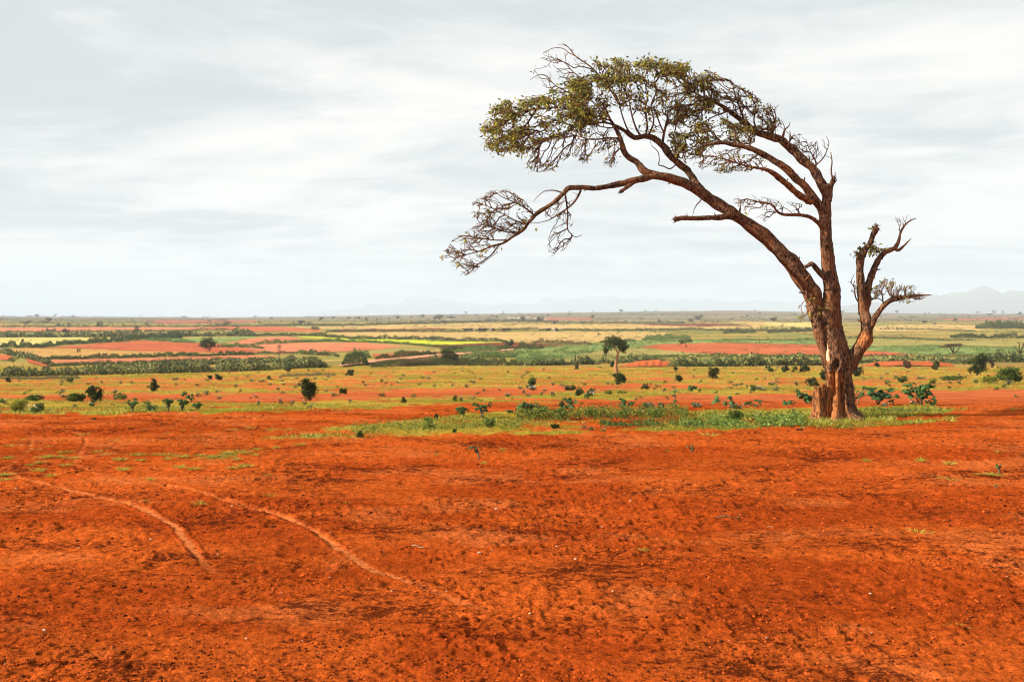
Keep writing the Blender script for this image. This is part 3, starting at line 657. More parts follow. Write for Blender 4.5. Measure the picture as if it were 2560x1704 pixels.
SHOOTS = [   # slender bare shoots, (px,row,depth,r)
 [(1545, 255, -20, 2.6), (1520, 215, -15, 2.4), (1484, 174, -10, 2.1), (1464, 158, -10, 1.9), (1439, 141, -10, 1.6), (1423, 121, -8, 1.2), (1406, 108, -8, .8)],
 [(1439, 141, -10, 1.4), (1420, 131, -6, 1.2), (1406, 121, -6, 1.1), (1382, 121, -4, .9), (1357, 133, -4, .7)],
 [(1484, 174, -10, 1.7), (1450, 166, -20, 1.4), (1435, 170, -24, 1.4), (1415, 158, -26, 1.2), (1386, 149, -28, .9), (1366, 168, -30, .6)],
 [(1480, 215, -10, 1.8), (1435, 182, 0, 1.4), (1415, 160, 0, 1.2), (1400, 150, 0, .8)],
 [(1440, 240, -30, 1.6), (1390, 215, -36, 1.3), (1366, 190, -40, 1.1), (1345, 188, -40, .9), (1325, 200, -42, .6)],
 [(1451, 469, -98, 2.6), (1451, 478, -96, 2.8), (1439, 500, -94, 2.6), (1423, 517, -92, 2.2), (1394, 537, -90, 1.8), (1374, 549, -90, 1.2), (1355, 555, -90, .8)],
 [(1411, 478, -108, 2.4), (1414, 490, -104, 2.3), (1419, 529, -100, 1.9), (1419, 570, -96, 1.5), (1427, 584, -95, 1.2), (1438, 592, -94, .9), (1455, 588, -94, .6)],
 [(1406, 482, -110, 2.2), (1385, 476, -112, 1.6), (1362, 478, -114, 1.1), (1345, 490, -115, .8), (1335, 503, -116, .5)],
 [(1333, 537, -124, 2.4), (1320, 525, -126, 2.2), (1300, 512, -128, 1.8), (1280, 503, -130, 1.4), (1255, 492, -130, 1.0), (1235, 477, -130, .6)],
 [(1318, 560, -128, 2.2), (1290, 552, -120, 1.8), (1262, 537, -115, 1.4), (1230, 520, -112, 1.1), (1195, 508, -112, .7), (1178, 506, -112, .5)],
 [(1300, 580, -130, 2.1), (1268, 580, -140, 1.8), (1240, 570, -146, 1.3), (1205, 560, -150, .9), (1188, 540, -150, .6)],
 [(1270, 600, -136, 2), (1235, 600, -150, 1.6), (1200, 595, -155, 1.2), (1160, 588, -160, .8)],
 [(1248, 611, -139, 1.8), (1225, 640, -140, 1.5), (1195, 660, -142, 1.2), (1170, 675, -142, .8), (1150, 688, -142, .5)],
 [(1760, 478, -46, 1.5), (1752, 500, -50, 1.6), (1742, 512, -54, 1.4), (1735, 525, -56, .9), (1733, 535, -56, .6)],
 [(1690, 412, -10, 1.6), (1675, 422, -16, 1.7), (1660, 416, -20, 1.5), (1647, 412, -24, 1.3), (1648, 400, -28, 1.2), (1645, 380, -30, 1.2), (1630, 365, -30, 1)],
 [(1656, 362, 10, 3.4), (1660, 335, 8, 3.4), (1666, 310, 8, 3.2), (1669, 297, 8, 3), (1667, 290, 8, 2.2)],
 [(1661, 335, 8, 2), (1648, 305, 4, 2), (1640, 285, 2, 1.7)],
 [(1604, 342, 24, 3), (1590, 320, 20, 2.6), (1580, 290, 16, 2.2), (1573, 255, 12, 1.8), (1560, 225, 8, 1.4), (1552, 195, 6, 1)],
 [(1614, 341, 24, 3), (1618, 310, 28, 2.4), (1613, 275, 30, 2), (1620, 240, 32, 1.6), (1612, 205, 34, 1.2), (1617, 175, 34, .8)],
 [(1620, 341, 24, 2.8), (1634, 305, 20, 2.2), (1628, 265, 18, 1.8), (1640, 230, 16, 1.5), (1636, 195, 14, 1)],
 [(1590, 343, 28, 2.6), (1570, 325, 12, 2.2), (1556, 290, 0, 1.8), (1547, 255, -10, 1.5), (1530, 220, -14, 1)],
 [(1575, 336, 30, 2.4), (1545, 322, 20, 1.9), (1510, 318, 10, 1.6), (1470, 308, 0, 1.3), (1430, 312, -10, 1), (1390, 300, -16, .7)],
 [(1550, 346, -40, 2.6), (1520, 345, -45, 2), (1480, 349, -50, 1.6), (1440, 340, -55, 1.3), (1400, 345, -58, .9), (1350, 330, -60, .6)],
 [(1530, 303, -35, 2.4), (1490, 290, -36, 1.9), (1450, 285, -38, 1.5), (1400, 270, -40, 1.2), (1340, 275, -42, .9), (1280, 285, -44, .6)],
 [(1862, 308, 78, 3), (1850, 270, 82, 2.4), (1838, 240, 84, 1.8), (1832, 215, 86, 1.2), (1826, 196, 86, .7)],
 [(1893, 329, 70, 3), (1885, 300, 68, 2.2), (1890, 270, 66, 1.7), (1880, 245, 66, 1.1), (1883, 228, 66, .6)],
 [(1930, 342, 62, 3.2), (1930, 318, 60, 2.4), (1940, 295, 60, 1.8), (1936, 275, 60, 1.1), (1947, 262, 60, .7)],
 [(1955, 352, 54, 4), (1958, 338, 54, 3.6), (1962, 325, 54, 2.4), (1972, 315, 54, 1.3), (1975, 305, 54, .8)],
 [(2035, 424, 24, 3), (2040, 410, 22, 2.6), (2035, 395, 20, 1.8), (2024, 375, 20, 1.2), (2018, 358, 20, .8)],
 [(2038, 414, 22, 2.2), (2052, 402, 20, 1.8), (2064, 385, 20, 1.3), (2072, 358, 20, .9), (2066, 342, 20, .6)],
 [(2083, 452, -3, 3), (2078, 430, -3, 2.2), (2080, 405, -3, 1.7), (2077, 380, -3, 1)],
 [(2084, 450, -3, 2), (2088, 436, -4, 1.4), (2087, 430, -4, .8)],
 [(2158, 770, -5, 2.4), (2140, 745, -10, 2), (2136, 720, -14, 1.5), (2128, 705, -16, 1), (2136, 685, -18, .7)],
 [(2010, 702, -20, 2.6), (2019, 694, -34, 2.2), (2025, 686, -36, 1.2)],
]
for nm in list(BROKEN): pass
seeds = []; seed_r = []
def limb_mesh(pts, sides, bump, seed, jag=False):
    P = catmull(np.array(pts, float), 6)
    R = np.maximum(P[:, 3], 0.45)
    P3 = P[:, :3].copy()
    sc_ = np.minimum(R, 8)[:, None]
    n = len(P3); tt = np.arange(n)
    P3 += sc_*0.22*np.stack([vnoise(tt/5.0, tt*0+seed, 1)-0.5, vnoise(tt/5.0, tt*0+seed, 2)-0.5, vnoise(tt/5.0, tt*0+seed, 3)-0.5], -1)*1.6
    seeds.append(P3); seed_r.append(R)
    W = tw(P3)
    return tube(W, R*MPP, sides, bump, seed)
for i, (k, pts) in enumerate(LIMBS.items()):
    v_, f_ = limb_mesh(pts, 16 if pts[0][3] > 6 else 10, 0.16, i+1)
    wd = np.full(len(v_), 0.0)
    if k in ('C', 'D'): wd[:] = 0.5
    if k == 'B': wd[:] = 0.25
    if k == 'J': wd = 1.0*np.exp(-((np.linspace(0, 1, len(v_))-0.22)/0.07)**2)*0.8
    obj('limb', make_mesh('limb', v_-TB, f_, M_BARK, None, True, {'wood': wd}), tree)
for i, (k, pts) in enumerate(BROKEN.items()):
    v_, f_ = limb_mesh(pts, 12, 0.2, i+31)
    obj('broken_branch', make_mesh('broken_branch', v_-TB, f_, M_BARK, None, True, {'wood': np.full(len(v_), 0.2)}), tree)
mb = MB()
for i, pts in enumerate(SHOOTS):
    v_, f_ = limb_mesh(pts, 6, 0.0, i+50); mb.add(v_, f_)
# snapped snags and knots along the limbs
for k, n_ in (('F', 16), ('G', 9), ('H', 12), ('A', 14), ('B', 10), ('C', 10), ('J', 12), ('J2', 8), ('J3', 8), ('I', 5)):
    src = LIMBS.get(k) or BROKEN.get(k); P = catmull(np.array(src, float), 6)
    for j in rng.choice(np.arange(len(P)//4, len(P)-2), n_, replace=False):
        p = P[j]; t_ = P[min(j+1, len(P)-1)][:3]-P[j-1][:3]; t_ /= np.linalg.norm(t_)+1e-6
        dvec = np.cross(t_, rng.normal(size=3)); dvec /= np.linalg.norm(dvec); dvec = dvec+0.4*t_
        if rng.random() < 0.6: dvec[1] = -abs(dvec[1])
        ln = p[3]*rng.uniform(1.15, 1.9)+rng.uniform(0, 3); r0 = min(p[3]*rng.uniform(.14, .32), 2.6)
        Q = np.array([p[:3]+dvec*ln*s_+rng.normal(0, 0.4, 3) for s_ in (0.3, 0.65, 1)])
        v_, f_ = tube(tw(Q), np.array([r0*1.5, r0, r0*0.55])*MPP, 6); mb.add(v_, f_)
# frayed ends of the snapped branches
for (px_, ro_, de_, r_, dx_, dy_) in ((1688, 548, -94, 6, -1, 0.1), (2191, 567, -12, 6.5, 0.4, -1), (2017, 665, -33, 4, -1, 0.2), (1553, 478, -90, 4, -0.6, 0.6), (2084, 449, -3, 6, 0.4, -1), (1753, 384, -50, 3, 0, 1), (2153, 640, -8, 9, -0.8, -0.3)):
    for j in range(16):
        o0 = np.array([px_, ro_, de_])+rng.normal(0, r_*0.5, 3)
        dv = np.array([dx_, dy_, 0])+rng.normal(0, .75, 3); dv /= np.linalg.norm(dv)
        Q = np.array([o0-dv*2, o0+dv*rng.uniform(2, 9)*0.5, o0+dv*rng.uniform(4, 11)])
        v_, f_ = tube(tw(Q), np.array([1.3, 0.9, 0.3])*MPP, 5); mb.add(v_, f_)
obj('shoots', mb.mesh('shoots', M_BARK, TB, True, 'wood'), tree)['kind'] = 'stuff'

# twigs: grown by space colonisation into the volumes the crown fills
ZONES = [  # polygon, area per attractor, depth centre, depth spread, leaf probability, leaves per tip
 ([(1206, 341), (1212, 300), (1223, 276), (1250, 262), (1272, 249), (1320, 246), (1362, 237), (1406, 212), (1450, 200), (1480, 215), (1500, 255), (1490, 290), (1447, 322), (1390, 345), (1325, 370), (1251, 386), (1215, 374)], 18, -30, 100, 0.52, 4),
 ([(1362, 237), (1406, 203), (1472, 182), (1529, 203), (1549, 264), (1509, 309), (1447, 325), (1400, 300)], 22, -10, 95, 0.40, 4),
 ([(1480, 150), (1529, 141), (1590, 153), (1611, 145), (1651, 149), (1720, 158), (1720, 190), (1651, 196), (1590, 204), (1530, 208), (1488, 200)], 16, 10, 90, 0.50, 4),
 ([(1500, 205), (1590, 204), (1651, 196), (1720, 190), (1720, 251), (1651, 284), (1590, 292), (1529, 251)], 30, 10, 95, 0.40, 3),
 ([(1549, 310), (1590, 292), (1651, 284), (1710, 255), (1700, 340), (1660, 330), (1611, 333), (1562, 318)], 80, 15, 60, 0.2, 3),
 ([(1276, 366), (1366, 345), (1447, 328), (1549, 327), (1553, 374), (1529, 427), (1500, 400), (1447, 419), (1427, 390), (1374, 431), (1325, 431), (1300, 400)], 24, -50, 70, 0.10, 3),
 ([(1178, 505), (1231, 472), (1276, 472), (1325, 513), (1341, 533), (1308, 574), (1260, 607), (1223, 650), (1162, 692), (1130, 668), (1096, 643), (1141, 586), (1190, 562)], 17, -134, 60, 0.015, 3),
 ([(1341, 533), (1419, 480), (1455, 476), (1431, 513), (1423, 570), (1455, 588), (1431, 615), (1374, 643), (1362, 606), (1390, 553)], 40, -100, 40, 0.02, 3),
 ([(1662, 157), (1715, 165), (1776, 178), (1825, 202), (1882, 231), (1915, 259), (1947, 271), (1960, 304), (1931, 329), (1890, 320), (1862, 304), (1825, 280), (1792, 288), (1743, 304), (1682, 329), (1662, 271)], 13, 70, 80, 0.10, 3),
 ([(1662, 157), (1715, 165), (1776, 178), (1800, 240), (1760, 290), (1690, 300), (1662, 271)], 20, 70, 80, 0.42, 3),
 ([(1682, 329), (1743, 304), (1808, 296), (1866, 312), (1890, 333), (1882, 361), (1825, 357), (1776, 361), (1755, 386), (1715, 402), (1674, 378)], 13, 10, 85, 0.40, 3),
 ([(1723, 398), (1776, 382), (1841, 369), (1907, 394), (1927, 427), (1898, 431), (1849, 422), (1825, 435), (1784, 435), (1751, 427)], 18, -70, 55, 0.08, 3),
 ([(1964, 320), (1988, 333), (2029, 353), (2070, 345), (2066, 386), (2037, 414), (2004, 386), (1980, 361)], 20, 30, 35, 0.01, 3),
 ([(1825, 492), (1866, 480), (1907, 492), (1988, 508), (2013, 512), (1988, 533), (1939, 525), (1915, 557), (1898, 565), (1866, 537), (1833, 512)], 36, -70, 40, 0.01, 3),
 ([(2176, 721), (2213, 697), (2268, 702), (2305, 721), (2328, 737), (2300, 752), (2254, 756), (2213, 735), (2190, 749)], 14, -30, 55, 0.10, 3),
 ([(2130, 641), (2153, 616), (2204, 607), (2228, 618), (2195, 634), (2163, 641)], 26, 0, 30, 0.6, 4),
 ([(2236, 542), (2277, 533), (2291, 551), (2259, 574), (2245, 584)], 55, 28, 20, 0.02, 3),
 ([(2112, 740), (2112, 712), (2135, 694), (2144, 721)], 45, -14, 20, 0.3, 4),
 ([(2002, 753), (2029, 749), (2062, 766), (2057, 778), (2025, 788), (2002, 795)], 40, -32, 14, 0.35, 4),
 ([(1325, 185), (1357, 133), (1406, 105), (1440, 125), (1484, 165), (1490, 225), (1400, 240), (1340, 205)], 75, -10, 40, 0.02, 3),
 ([(2168, 570), (2185, 562), (2202, 566), (2200, 576), (2175, 578)], 40, -12, 12, 0.5, 3),
]
def poly_area(p): p = np.array(p, float); return 0.5*abs(np.dot(p[:, 0], np.roll(p[:, 1], 1))-np.dot(p[:, 1], np.roll(p[:, 0], 1)))
ar = np.random.default_rng(11)
FLOW = [(-.92, -.1), (-.8, -.5), (-.55, -.85), (-.25, -1), (-.5, -.8), (-.6, .8), (-.95, -.12), (-.55, .85), (-.62, -.78), (-.8, -.45), (-.95, .1), (-.95, .3), (.05, -1), (-.95, -.1), (.55, -.6), (-.7, -.3), (.3, -.9), (-.4, -.8), (-.9, .2), (-.7, -.7), (0, -1)]
ATT = []; ALF = []; ANL = []; AFL = []
for zi, (poly, apa, dc, dsp, lp, nl) in enumerate(ZONES):
    n = int(poly_area(poly)/apa); pa = np.array(poly, float); got = []
    while len(got) < n:
        c = ar.uniform(pa.min(0), pa.max(0), (n*3, 2)); c = c[in_poly(c[:, 0], c[:, 1], poly)]
        # uneven clumps, so the crown has gaps
        keep = ar.random(len(c)) < np.clip(0.10+sstep(0.40, 0.58, fbm(c[:, 0]/24, c[:, 1]/18, 3, 91)), 0, 1)
        got += list(c[keep])
    got = np.array(got[:n]); ATT.append(np.column_stack([got, ar.normal(dc, dsp*0.5, n)])); ALF.append(np.full(n, lp)); ANL.append(np.full(n, nl)); fz = np.array([*FLOW[zi], 0.0]); AFL.append(np.tile(fz/np.linalg.norm(fz), (n, 1)))
ATT = np.vstack(ATT); AFL = np.vstack(AFL); ALF = np.concatenate(ALF); ANL = np.concatenate(ANL)
SP = np.vstack([s[::2] if len(s) > 12 else s for s in seeds]); SR = np.concatenate([s[::2] if len(p) > 12 else s for s, p in zip(seed_r, seeds)])
keep = SR < 11.2
SP = SP[keep]; SR = SR[keep]
MAXN = 140000
NP_ = np.zeros((MAXN, 3)); NPAR = np.full(MAXN, -1); NDIR = np.zeros((MAXN, 3)); NLEN = np.zeros(MAXN)
nn = len(SP); NP_[:nn] = SP; nseed = nn
ST = np.vstack([np.gradient(s, axis=0)[::2] if len(s) > 12 else np.gradient(s, axis=0) for s in seeds])[keep]
NDIR[:nn] = ST/(np.linalg.norm(ST, axis=1)[:, None]+1e-9)*0.8
NLEN[:nn] = np.clip(SR-1.0, 0, 10)*1.6         # thick wood sprouts less
dist0 = np.full(len(ATT), 1e9)
for s0 in range(0, nn, 200): dist0 = np.minimum(dist0, np.linalg.norm(ATT[:, None]-NP_[None, s0:min(s0+200, nn)], axis=2).min(1))
order = np.argsort(dist0+ar.normal(0, 6, len(ATT)))
alive = np.ones(len(ATT), bool)
for ai in order:
    vec = ATT[ai]-NP_[:nn]; ds = np.sqrt((vec*vec).sum(1))+1e-6
    cosd = (vec*NDIR[:nn]).sum(1)/ds
    cost = ds*(1.55-0.55*cosd+0.85*(1-(vec@AFL[ai])/ds))+0.36*NLEN[:nn]
    p = int(cost.argmin()); L = ds[p]
    if L > 75: continue
    alive[ai] = False
    n_ = max(1, int(L/4.6)); p0 = NP_[p]; e = ATT[ai]; d0 = NDIR[p]
    ctl = p0+(e-p0)*0.45-AFL[ai]*0.10*L+(d0*0.22*L if cosd[p] > 0.1 else 0)+ar.normal(0, 0.06*L, 3)
    prev = p
    for j in range(1, n_+1):
        t_ = j/n_; q = (1-t_)**2*p0+2*t_*(1-t_)*ctl+t_*t_*e
        if j < n_: q = q+ar.normal(0, 0.25, 3)
        dv = q-NP_[prev]; ln = np.linalg.norm(dv)+1e-9
        NP_[nn] = q; NPAR[nn] = prev; NDIR[nn] = dv/ln; NLEN[nn] = (NLEN[prev] if prev >= nseed else 0)+ln; prev = nn; nn += 1
    if nn > MAXN-50: break
NP_ = NP_[:nn]; NPAR = NPAR[:nn]
# pipe-model radii
TIP = 0.52
acc = np.zeros(nn); cnt = np.zeros(nn, int)
for i in range(nn-1, nseed-1, -1):
    if cnt[i] == 0: acc[i] = TIP**2.5
    p = NPAR[i]
    if p >= nseed: acc[p] += acc[i]
    cnt[p] += 1
NR = np.minimum(acc**(1/2.5), 2.6)
kids = {}
for i in range(nseed, nn): kids.setdefault(NPAR[i], []).append(i)
mb = MB()
starts = [c for s in range(nseed) for c in kids.get(s, [])]
while starts:
    i = starts.pop(); ch = [NPAR[i]]; cur = i
    while True:
        ch.append(cur); ks_ = kids.get(cur, [])
        if not ks_: break
        ks_ = sorted(ks_, key=lambda k: -acc[k]); starts += ks_[1:]; cur = ks_[0]
    P = NP_[ch]; R = np.array([NR[c] for c in ch[1:]]); R = np.concatenate([[R[0]*1.15], R]); R[-1] *= 0.55
    if len(P) < 2: continue
    if len(P) == 2: P = np.array([P[0], (P[0]+P[1])/2, P[1]]); R = np.array([R[0], R.mean(), R[1]])
    P = P.copy(); P[1:] += ar.normal(0, 0.28, P[1:].shape)
    v_, f_ = tube(tw(P), R*MPP, 4 if R[0] < 1.6 else 5, cap=False)
    mb.add(v_, f_, a=0.12)
obj('twigs', mb.mesh('twigs', M_BARK, TB, True, 'wood'), tree)['kind'] = 'stuff'
# leaves hang at the twig tips
hit = np.where(~alive & (ar.random(len(ATT)) < ALF))[0]
rep = np.repeat(hit, np.maximum(1, (ANL[hit]*ar.uniform(0.6, 1.5, len(hit))).astype(int)))
LP = ATT[rep]+ar.normal(0, 5.0, (len(rep), 3)); LW = tw(LP)
Dl = ar.normal(0, 0.75, (len(rep), 3))+np.array([-0.55, 0.05, -0.55])
Ll = ar.uniform(0.06, 0.12, len(rep))
v_, f_ = leaves_np(LW, Dl, Ll, Ll*ar.uniform(0.38, 0.55, len(rep)), ar)
tn = shades(len(rep), [(0.20, 0.205, 0.030), (0.13, 0.150, 0.026), (0.27, 0.25, 0.038), (0.060, 0.072, 0.017), (0.165, 0.095, 0.028), (0.28, 0.245, 0.045)], ar, 0.22)
yl = ar.random(len(rep)) < 0.02; tn[yl] = (0.42, 0.40, 0.02)
obj('foliage', make_mesh('foliage', v_-TB, f_, M_LEAF, np.repeat(tn, 4, 0), False), tree)['kind'] = 'stuff'

# a few yellow leaves left on the bare spray
pts = np.array([(1206, 633), (1208, 630), (1204, 636), (1144, 660), (1146, 662), (1102, 640), (1104, 644), (1212, 628), (1340, 575)], float)
pts = np.repeat(pts, 5, 0)+ar.normal(0, 2.2, (len(pts)*5, 2))
LW = tw(np.column_stack([pts, np.full(len(pts), -140.)]))
v_, f_ = leaves_np(LW, ar.normal(0, 1, (len(LW), 3))+np.array([0, 0, -.4]), ar.uniform(.05, .09, len(LW)), 0.04, ar)
obj('yellow_leaves', make_mesh('yellow_leaves', v_-TB, f_, M_LEAF, np.repeat(shades(len(LW), [(0.45, 0.42, 0.03), (0.38, 0.32, 0.03)], ar), 4, 0)), tree)['kind'] = 'stuff'

# broken stump against the trunk
SB = tw((2050, 1040, -16)); SB[2] = ground_z(SB[0], SB[1])
srow = np.arange(1046, 958, -2.0); ns = 44; th = np.linspace(0, 2*np.pi, ns, endpoint=False)
TH, RO = np.meshgrid(th, srow); HH = 1046-RO
rb = np.interp(RO, [958, 985, 1015, 1036, 1046], [14.5, 14.5, 16, 21, 26])
rb = rb*(1+0.26*(fbm(np.cos(TH)*3.2+4, HH/40+np.sin(TH)*3.2, 3, 61)-0.5)*2+0.10*np.cos(9*TH+HH/30))
top = 962+14*(vnoise(np.cos(TH)*3.4, np.sin(TH)*3.4, 62)-0.2)-6*np.exp(-((TH-1.1)/0.5)**2)
RO2 = np.maximum(RO, top)
P = np.stack([2050+rb*np.sin(TH), RO2, -16-rb*np.cos(TH)], -1)
inn = np.stack([2050+rb[-1]*0.62*np.sin(th), top[-1]+16, -16-rb[-1]*0.62*np.cos(th)], -1)
inn2 = np.stack([2050+rb[-1]*0.4*np.sin(th), top[-1]+40, -16-rb[-1]*0.4*np.cos(th)], -1)
P = np.concatenate([P, inn[None], inn2[None]]); idx = np.arange(P.shape[0]*ns).reshape(-1, ns)
q = np.stack([idx[:-1], np.roll(idx[:-1], -1, 1), np.roll(idx[1:], -1, 1), idx[1:]], -1).reshape(-1, 4)
wd = np.full(P.shape[:2], 0.56)
st = obj('tree_stump', make_mesh('tree_stump', tw(P).reshape(-1, 3)-SB, [q], M_BARK, None, True, {'wood': wd.ravel()}), None, SB)
tag(st, 'broken hollow reddish stump standing against the foot of the big tree', 'stump')

# ------------------------------------------------------------------ shrubs and smaller trees
PAL = {
 'dark': [(0.026, 0.042, 0.009), (0.040, 0.062, 0.012), (0.018, 0.030, 0.008), (0.075, 0.100, 0.018)],
 'green': [(0.050, 0.085, 0.014), (0.075, 0.120, 0.018), (0.036, 0.062, 0.012), (0.10, 0.14, 0.02)],
 'olive': [(0.062, 0.068, 0.018), (0.085, 0.090, 0.022), (0.045, 0.050, 0.015)],
 'yel': [(0.150, 0.165, 0.018), (0.20, 0.20, 0.022), (0.10, 0.125, 0.016), (0.24, 0.23, 0.03)],
 'blue': [(0.085, 0.130, 0.032), (0.12, 0.175, 0.042), (0.055, 0.092, 0.024), (0.17, 0.21, 0.055)],
 'fresh': [(0.11, 0.175, 0.026), (0.17, 0.225, 0.035), (0.075, 0.125, 0.020), (0.22, 0.25, 0.05)],
 'grey': [(0.095, 0.095, 0.045), (0.14, 0.13, 0.06), (0.065, 0.07, 0.035)],
 'brown': [(0.11, 0.065, 0.03), (0.15, 0.09, 0.04), (0.08, 0.05, 0.025)],
 'fardark': [(0.020, 0.026, 0.014), (0.028, 0.036, 0.018), (0.040, 0.045, 0.022)],
 'fargrey': [(0.036, 0.040, 0.028), (0.05, 0.055, 0.036)],
 'cactus': [(0.16, 0.165, 0.035), (0.22, 0.21, 0.05), (0.10, 0.115, 0.025), (0.31, 0.275, 0.085), (0.045, 0.055, 0.016), (0.03, 0.04, 0.012), (0.07, 0.085, 0.022)],
 'cactusdk': [(0.050, 0.065, 0.018), (0.085, 0.10, 0.025), (0.030, 0.040, 0.012), (0.15, 0.15, 0.04)],
}
def cloud(mb, ells, n, leaf, pal, r, clump=0.22, droop=0.0, flat=1.0):
    """leaf clumps filling a set of ellipsoids (cx,cy,cz,rx,ry,rz)"""
    ells = np.array(ells, float); vol = ells[:, 3]*ells[:, 5]; pick = r.choice(len(ells), n, p=vol/vol.sum())
    ncl = max(6, n//22); e = r.choice(len(ells), ncl, p=vol/vol.sum())
    dv = r.normal(size=(ncl, 3)); dv /= np.linalg.norm(dv, axis=1)[:, None]; rr = r.uniform(0.45, 1.0, ncl)**0.6
    cc = ells[e, :3]+dv*rr[:, None]*ells[e, 3:]*(1+r.normal(0, 0.10, (ncl, 1)))
    sh = 1+r.normal(0, 0.20, ncl)
    k = r.integers(0, ncl, n); P = cc[k]+r.normal(0, clump, (n, 3))*ells[e[k], 3:]
    c0 = ells[e[k], :3]; Dv = (P-c0)/ells[e[k], 3:]+r.normal(0, 0.9, (n, 3)); Dv[:, 2] -= droop
    L = leaf*r.uniform(0.7, 1.4, n)
    v, f = leaves_np(P, Dv, L, L*r.uniform(0.5, 0.8, n), r)
    t = shades(n, PAL[pal] if isinstance(pal, str) else pal, r, 0.15)*sh[k][:, None]
    mb.add(v, f, np.repeat(t, 4, 0))

class Spot:
    """metric frame at a plant's foot: turns photo offsets (pixels) into metres there"""
    def __init__(s, px, row):
        s.p = at(px, row); s.px = px; s.row = row; s.m = s.p[1]/F
    def off(s, px, row, dep=0.0): return np.array([(px-s.px)*s.m, dep*s.m, (s.row-row)*s.m])

BARKC = (0.085, 0.045, 0.024)
def shrub(name, cat, px, row, h, w, pal, label, group=None, n=None, stem=True, leafpx=3.4, clump=0.22, squash=0.5, lean=0.0, seed=None, flowers=0):
    s = Spot(px, row); r = np.random.default_rng(seed if seed is not None else int(px*7+row*13))
    m_ = s.m; H = h*m_; W = w*m_
    n = n or int(np.clip(w*h*(0.7 if pal == 'fresh' else 1.25), 120, 2600))
    mb = MB(); lean_m = lean*H
    ells = [(lean_m*0.5+r.normal(0, .05)*W, 0, H*0.48, W*0.34, W*0.30, H*0.36)]
    for j in range(8):
        a = r.uniform(0, 6.28); ells.append((lean_m*0.6+W*0.32*math.cos(a)*r.uniform(.6, 1.1), W*0.22*math.sin(a), H*r.uniform(0.15, 0.84), W*r.uniform(.08, .22), W*.16, H*r.uniform(.08, .22)))
    cloud(mb, ells, n, leafpx*m_, pal, r, clump)
    if flowers:
        P = np.array([ells[0][:3]]*flowers)+r.normal(0, 1, (flowers, 3))*np.array([W*.28, W*.25, H*.16])+np.array([0, -W*.15, H*.22])
        v, f = leaves_np(P, r.normal(0, 1, (flowers, 3)), 3.0*m_, 3.0*m_, r); mb.add(v, f, np.repeat(shades(flowers, [(0.6, 0.55, 0.55), (0.5, 0.42, 0.45)], r, .1), 4, 0))
    root = empty(name, s.p); tag(root, label, cat, group)
    fo = obj('foliage', mb.mesh('foliage', M_LEAF), root); fo['kind'] = 'stuff'
    if stem:
        sb = MB()
        for j in range(4 if h > 14 else 2):
            a = r.uniform(0, 6.28); tipp = np.array([lean_m*.5+W*.25*math.cos(a), W*.2*math.sin(a), H*r.uniform(.5, .75)])
            P = np.array([[r.normal(0, W*.03), 0, -0.05], tipp*np.array([.35, .35, .45]), tipp]); P = catmull(P, 4)
            v, f = tube(P, np.linspace(max(0.9*m_, H*.018), 0.4*m_, len(P)), 5); sb.add(v, f, BARKC)
        obj('stem', sb.mesh('stem', M_STEM, smooth=True), root)
    return root

